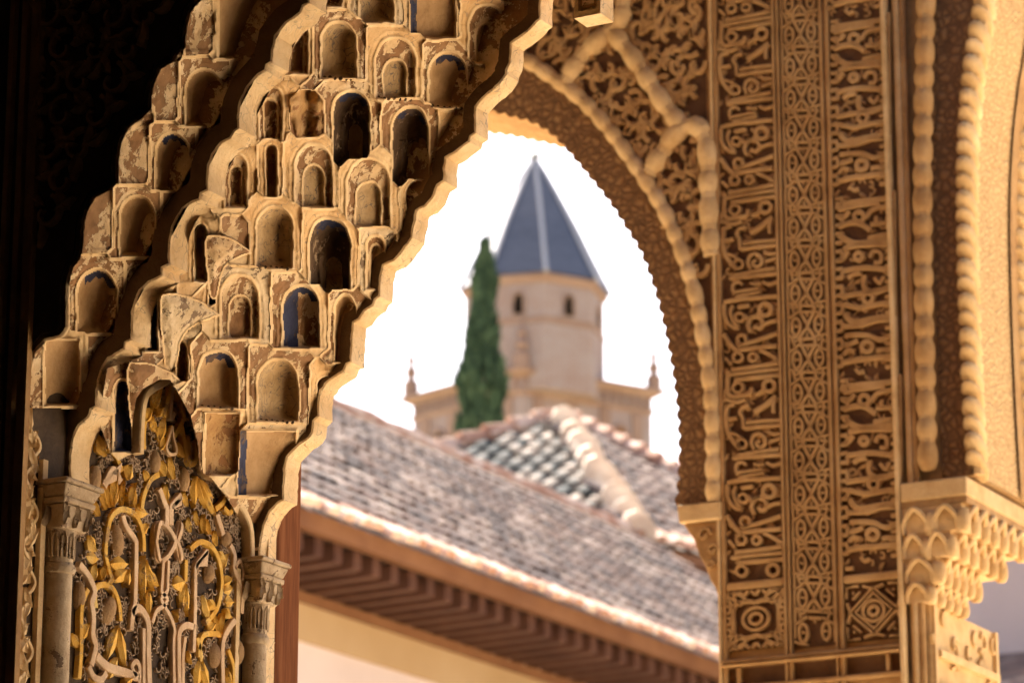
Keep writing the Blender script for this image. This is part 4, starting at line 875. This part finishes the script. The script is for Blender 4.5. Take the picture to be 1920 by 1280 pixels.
def tile_mesh(L, r, name, mat, seg=6):
    v = []; f = []
    for x, k in ((0, 1.0), (L, .86)):
        for i in range(seg+1):
            a = math.pi*i/seg; v.append((-x, r*k*math.cos(a), r*k*math.sin(a)*.8 + (.02 if x == 0 else 0)))
    for i in range(seg): f.append((i, i+1, seg+2+i, seg+1+i))
    f.append(tuple(range(seg+1)))
    me = bpy.data.meshes.new(name); me.from_pydata(v, [], f); me.materials.append(mat); me.polygons.foreach_set('use_smooth', [True]*len(f)); me.set_sharp_from_angle(angle=math.radians(45)); return me
def tiles(owner, origin, along, up, ncol, nrow, pitch, L, mat, endmat, singles, rnd, extra=None):
    """barrel tiles: columns along the eave, rows up the slope; the nearest ones are single parts"""
    nrm = along.cross(up); nrm = nrm if nrm.z > 0 else -nrm
    m0 = Matrix((( -up.x, along.x, nrm.x, 0), (-up.y, along.y, nrm.y, 0), (-up.z, along.z, nrm.z, 0), (0,0,0,1)))
    tm = tile_mesh(L*1.12, pitch*.36, 'roof_tile', mat); te = tile_mesh(L*1.12, pitch*.38, 'eave_tile', endmat)
    items = []
    for c in range(ncol):
        for r_ in range(nrow):
            p = origin + along*(c*pitch + rnd.gauss(0, .008)) + up*(r_*L + rnd.gauss(0, .012)) + nrm*rnd.uniform(0, .012)
            if extra and not extra(p): continue
            items.append((r_ == 0, (p-EYE).length, p, rnd.gauss(0, .03)))
    eave = sorted([i for i in items if i[0]], key=lambda i: i[1]); rest = sorted([i for i in items if not i[0]], key=lambda i: i[1])
    mats = []
    for grp, me, nm, lim in ((eave, te, 'eave_tile', singles[0]), (rest, tm, 'roof_tile', singles[1])):
        for (_, _, p, tw) in grp[:lim]: put(nm, me, owner, mw=Matrix.Translation(p) @ m0 @ Matrix.Rotation(tw, 4, 'Z'))
        if len(grp) > lim:
            vv = np.empty(len(me.vertices)*3, dtype=np.float32); me.vertices.foreach_get('co', vv); vv = vv.reshape(-1, 3); fs = [tuple(p_.vertices) for p_ in me.polygons]; mb = MB(); rot = np.array(m0.to_3x3())
            base = vv @ rot.T
            for (_, _, p, tw) in grp[lim:]:
                k = len(mb.v); mb.v += [tuple(q) for q in (base + np.array(p))]; mb.f += [tuple(i+k for i in f_) for f_ in fs]
            m_ = bpy.data.meshes.new('far_tiles'); m_.from_pydata(mb.v, [], mb.f); m_.materials.append(me.materials[0]); put('far_tiles', m_, owner, 'stuff')
rnd = random.Random(51); upv = Vector((-math.cos(math.radians(35)), 0, math.sin(math.radians(35))))
vis = lambda p: True
tiles(gal, Vector((XE+.06, p1.y-2.0, ZE-.01)), VY, upv, int((YE1-p1.y+2)/.195), int(RUN/math.cos(math.radians(35))/.30), .195, .30, M['tile'], M['tileend'], (140, 300), rnd)
mb = MB(); tube(mb, [Vector((XE-RUN, YE0+ (YE1-YE0)*k/60, ZE+RUN*tanp+.02+.015*math.sin(k*2.1))) for k in range(61)], .12, 8); mb.build('ridge', M['tileend'], gal, True)

# ------------------------------------------------------------------ hipped roof behind
DH = 40.0; ap = at(1050, 790, DH); fc_ = at(1202, 1012, 34.0)
hip = thing('hipped_pavilion', 'square pavilion behind with a grey hipped tile roof and a pale mortared hip', 'building', (ap.x, ap.y, 0))
hx, hy = fc_.x-ap.x, fc_.y-ap.y; ez = fc_.z
# square plan aligned with the court, corner towards us at fc_
cs = [Vector((fc_.x, fc_.y, ez))]
e1 = at(700, 930, DH+3); lx, ly = max(4.5, abs(hx)*2), max(4.5, abs(hy)*2)
lside, rside = onZ(-60, 1112, ez), onZ(1760, 1145, ez); bk = lside + rside - fc_
mb = MB(); mb.add([ap, fc_, rside, bk, lside], [(0,1,2),(0,2,3),(0,3,4),(0,4,1)]); mb.build('roof', M['tilegrey'], hip)
ce = (fc_+rside+bk+lside)/4
base_ = [ce + (p-ce)*.93 for p in (fc_, rside, bk, lside)]
mb = MB(); prism(mb, [(p.x, p.y, 0) for p in base_], (0, 0, ez-.12)); mb.build('wall', M['white'], hip)
mb = MB(); prism(mb, [p + Vector((0,0,-.12)) for p in (ce+(fc_-ce)*.995, ce+(rside-ce)*.995, ce+(bk-ce)*.995, ce+(lside-ce)*.995)], (0,0,.1)); mb.build('eave_board', M['board'], hip)
rnd = random.Random(52)
for a, b, mt, sg in ((lside, fc_, 'tilegrey', 1), (fc_, rside, 'tile', 1)):
    al = (b-a).normalized(); mid = (a+b)/2; up = (ap-a); up = (up - al*up.dot(al)).normalized(); Lr = (ap-a - al*(ap-a).dot(al)).length; nm = al.cross(up)
    def inside(p, a=a, b=b, al=al, up=up, Lr=Lr):
        u = (p-a).dot(al); v_ = (p-a).dot(up)/Lr; w_ = (b-a).length; x0 = (ap-a).dot(al)
        return v_ < 1 and x0*v_ - .05 < u < w_ - (w_-x0)*v_ + .05
    tiles(hip, a + up*.0, al, up, int((b-a).length/.27), int(Lr/.4), .27, .4, M[mt], M['tileend'], (40, 110), rnd, inside)
rt_ = Vector((ch, sh, 0)); mb = MB()
for k in range(22):
    a, b = fc_.lerp(ap, k/22), fc_.lerp(ap, (k+1.05)/22); tube(mb, [a+VZ*(.07+rnd.uniform(0,.03))+rt_*rnd.uniform(-.025,.025), b+VZ*.05], [.16+rnd.uniform(-.01,.025), .13], 8)
mb.build('hip_ridge', M['ridge'], hip, True, kind='stuff')
for e in (lside, rside):
    mb = MB()
    for k in range(22): a, b = e.lerp(ap, k/22), e.lerp(ap, (k+1.05)/22); tube(mb, [a+VZ*.08, b+VZ*.05], [.16, .12], 7)
    mb.build('hip_ridge', M['tileend'], hip, True, kind='stuff')

# ------------------------------------------------------------------ church tower
DC = 110.0; m = DC/FPX*1.02; tc = at(1003, 640, DC); vd = Vector((tc.x, tc.y, 0)).normalized(); rt = Vector((ch, sh, 0)); fwv = Vector((-sh, ch, 0))
tow = thing('church_tower', 'brick church tower with an octagonal lantern and a blue slate spire', 'tower', (tc.x, tc.y, 0))
Z = lambda py: at(1003, py, DC).z
def ngon(n, r, z, rot): return [Vector((tc.x, tc.y, z)) + (rt*math.cos(rot+2*math.pi*k/n) + fwv*math.sin(rot+2*math.pi*k/n))*r for k in range(n)]
def loft(rings, name, mat, par=tow, cap=True):
    n = len(rings[0]); v = [p for r_ in rings for p in r_]; f = [(i*n+k, i*n+(k+1) % n, (i+1)*n+(k+1) % n, (i+1)*n+k) for i in range(len(rings)-1) for k in range(n)]
    if cap: f += [tuple(range(n)), tuple((len(rings)-1)*n+k for k in range(n))]
    return MB().add(v, f).build(name, mat, par)
ro = 139*m; rot8 = math.radians(8)
octo = loft([ngon(8, ro*.97, Z(760), rot8), ngon(8, ro*.97, Z(640), rot8)], 'lantern', M['brick'])
loft([ngon(8, ro*.975, Z(640)+.01, rot8), ngon(8, ro*.985, Z(628), rot8)], 'string_course', M['tstone'])
loft([ngon(8, ro*.965, Z(628)+.01, rot8), ngon(8, ro*.965, Z(566), rot8)], 'lantern', M['brick'])
loft([ngon(8, ro*.97, Z(566)+.01, rot8), ngon(8, ro*1.03, Z(556), rot8), ngon(8, ro*1.03, Z(550), rot8)], 'cornice', M['tstone'])
sp_r = [(1.05, 548), (.80, 484), (.60, 430), (.36, 372), (.16, 326), (.03, 300)]
spire = loft([ngon(8, ro*k, Z(py), rot8) for k, py in sp_r], 'spire', M['slate'])
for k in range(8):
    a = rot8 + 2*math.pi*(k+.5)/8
    if math.cos(a) < -.3 and math.sin(a) < .5:                         # glare on the left-hand faces, put in as a pale overlay
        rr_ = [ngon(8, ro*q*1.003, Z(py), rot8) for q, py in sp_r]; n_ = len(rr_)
        MB().add([p for r_ in rr_ for p in (r_[k], r_[(k+1) % 8])], [(2*i, 2*i+1, 2*i+3, 2*i+2) for i in range(n_-1)]).build('spire_glare_face', M['paleglare'], spire)
for k in range(8):
    mb = MB(); tube(mb, [ngon(8, ro*q*1.005, Z(py), rot8)[k] for q, py in sp_r], .075, 6); mb.build('spire_hip', M['lead'], spire, True)
mb = MB(); lathe(mb, (tc.x, tc.y, Z(302)), [(.10,0),(.22,.12),(.22,.22),(.08,.36),(.05,.7),(.12,.8),(.05,.9),(.035,1.5)], 10); fin = mb.build('finial', M['lead'], spire, True)
mb = MB(); c = Vector((tc.x, tc.y, Z(302)+1.15)); tube(mb, [c-rt*.3, c+rt*.3], .035, 6); mb.build('cross_arm', M['lead'], fin)
for k in range(8):                                                  # arched openings in the lantern
    a = rot8 + 2*math.pi*(k+.5)/8; d = rt*math.cos(a)+fwv*math.sin(a); s_ = -rt*math.sin(a)+fwv*math.cos(a); c = Vector((tc.x, tc.y, Z(622)))+d*(ro*.965*math.cos(math.pi/8)-.1)
    pts = [c + s_*x + VZ*z for x, z in [(-.19,0),(.19,0),(.19,.55),(.13,.70),(0,.76),(-.13,.70),(-.19,.55)]]
    mb = MB(); prism(mb, pts, d*.115); w_ = mb.build('window', M['void'], tow)
    mb = MB(); tube(mb, [p + d*.12 for p in pts], .06, 6, closed=True); mb.build('window_frame', M['tstone'], w_)
# square body: near corner towards us
lc, nc_, rc = at(775, 760, DC+1.5), at(979, 700, DC-2.2), at(1222, 780, DC+.6)
lc.z = nc_.z = rc.z = 0; bc = lc + rc - nc_; ctr = (lc+rc)/2
def sq(k, z): return [ctr + (p-ctr)*k + VZ*z for p in (nc_, rc, bc, lc)]
zc_ = at(979, 690, DC-2.2).z
body = loft([sq(1, 0), sq(1, zc_-.9)], 'body', M['brick'])
loft([sq(1.0, zc_-.895), sq(1.03, zc_-.75), sq(1.03, zc_-.7)], 'string_course', M['tstone'])
loft([sq(1.005, zc_-.695), sq(1.005, zc_-.32)], 'frieze', M['brick'])
loft([sq(1.02, zc_-.315), sq(1.12, zc_-.12), sq(1.12, zc_)], 'cornice', M['tstone'])
loft([sq(1.1, zc_+.005), sq(.62, zc_+.42)], 'skirt_roof', M['slate'])
loft([sq(1.0, zc_-2.6), sq(1.03, zc_-2.55), sq(1.03, zc_-2.45), sq(1.0, zc_-2.4)], 'string_course', M['tstone'])
def face_items(a, b):
    d = (b-a); L = d.length; d.normalize(); n = Vector((d.y, -d.x, 0)); n = n if n.dot(-vd) > 0 else -n
    k = 0
    while .12+k*.34 < L-.1:
        c = a + d*(.12+k*.34); mb = MB(); prism(mb, [c + VZ*(zc_-.32), c + d*.13 + VZ*(zc_-.32), c + d*.13 + VZ*(zc_-.62), c + VZ*(zc_-.62)], n*.12); mb.build('dentil', M['tstone'], tow); k += 1
    for q in (.12, .88, .37, .63):                                   # pilasters
        c = a + d*(L*q-.2); mb = MB(); prism(mb, [c + VZ*2, c + d*.4 + VZ*2, c + d*.4 + VZ*(zc_-.9), c + VZ*(zc_-.9)], n*.07); mb.build('pilaster', M['tstone'], tow)
    for q in (.25, .5, .75):
        c = a + d*(L*q) + VZ*(zc_-2.3); pts = [c + d*x + VZ*z for x, z in [(-.27,0),(.27,0),(.27,.6),(.19,.82),(0,.9),(-.19,.82),(-.27,.6)]]
        mb = MB(); prism(mb, pts, n*.012); w_ = mb.build('window', M['void'] if q != .75 else M['board'], tow); mb = MB(); tube(mb, [p + n*.02 for p in pts], .08, 6, closed=True); mb.build('window_frame', M['tstone'], w_)
face_items(lc, nc_); face_items(nc_, rc)
for p, py0, py1 in ((lc, 722, 606), (rc, 738, 634), (nc_, 668, 560)):
    base = ctr + (p-ctr)*1.02; hh = (py0-py1)*m*1.0
    mb = MB(); lathe(mb, (base.x, base.y, zc_+.0), [(.26,0),(.26,.25*hh),(.2,.27*hh),(.12,.32*hh),(.22,.42*hh),(.12,.52*hh),(.08,.56*hh),(.15,.62*hh),(.08,.7*hh),(.05,.75*hh),(.01,hh)], 12); mb.build('pinnacle', M['tstone'], tow, True)

# ------------------------------------------------------------------ cypress and the hill it stands on
DT = 78.0; tb = at(893, 900, DT); th_ = at(912, 462, DT).z; zb0 = 14.0
cyp = thing('cypress_tree', 'tall narrow dark green cypress in front of the church tower', 'tree', (tb.x, tb.y, zb0))
mb = MB(); tube(mb, [(tb.x, tb.y, zb0-1), (tb.x+.05, tb.y, zb0+5), (at(905, 640, DT).x, at(905, 640, DT).y, th_-1.5)], [.22, .15, .03], 8); mb.build('trunk', M['bark'], cyp, True)
rr = random.Random(61); mb = MB(); H_ = th_-zb0-1; top = at(910, 462, DT)
for k in range(9000):
    t_ = rr.random()**.8; z = zb0+1 + H_*t_; w = .66*min(1, (1-t_)/.42)**.62*(.9+.12*math.sin(z*2.3)+.1*math.sin(z*5.1))
    a = rr.uniform(0, 6.28); q = w*math.sqrt(rr.uniform(.25, 1)); ax = tb.lerp(top, t_**1.5)
    c = Vector((ax.x + q*math.cos(a), ax.y + q*math.sin(a), z)); d = Vector((math.cos(a)*.5, math.sin(a)*.5, 1.2 + rr.random())).normalized(); s_ = d.cross(Vector((rr.gauss(0,1), rr.gauss(0,1), rr.gauss(0,1)))).normalized(); L = rr.uniform(.12, .3)
    mb.add([c - s_*L*.25, c + s_*L*.25, c + d*L + s_*L*.08, c + d*L*1.15], [(0,1,2,3)])
mb.build('crown', M['cypress'], cyp)
v = []; f = []; N = 40
for i in range(N+1):
    for j in range(N+1):
        u, w = i/N, j/N; p = Vector((tb.x, tb.y, 0)) + rt*((u-.5)*220) + fwv*((w-.3)*160); q = max(0, 1-((u-.5)/.5)**2)*max(0, 1-((w-.5)/.5)**2); v.append((p.x, p.y, -.5 + 15.2*min(1, q*1.6)))
for i in range(N):
    for j in range(N): f.append((i*(N+1)+j, (i+1)*(N+1)+j, (i+1)*(N+1)+j+1, i*(N+1)+j+1))
struct(MB().add(v, f).build('hill', M['earth'], None, True))
# pale building seen under the right-hand arch
fb = at(1900, 1180, 34.0)
bld = thing('pale_building', 'pale lilac-white building with a tile roof seen under the right arch', 'building', (fb.x, fb.y, 0))
MB().box((fb.x-1.5, fb.y-.5, 0), (fb.x+16, fb.y+5, fb.z+3.4)).build('wall', M['white'], bld)
zr = onY(1890, 1245, fb.y-2).z
mb = MB(); mb.add([(fb.x-1.4,fb.y-3,zr-.5),(fb.x+15,fb.y-3,zr-.5),(fb.x+15,fb.y-.503,zr+.4),(fb.x-1.4,fb.y-.503,zr+.4)], [(0,1,2,3)]); mb.build('lean_to_roof', M['tile'], bld)
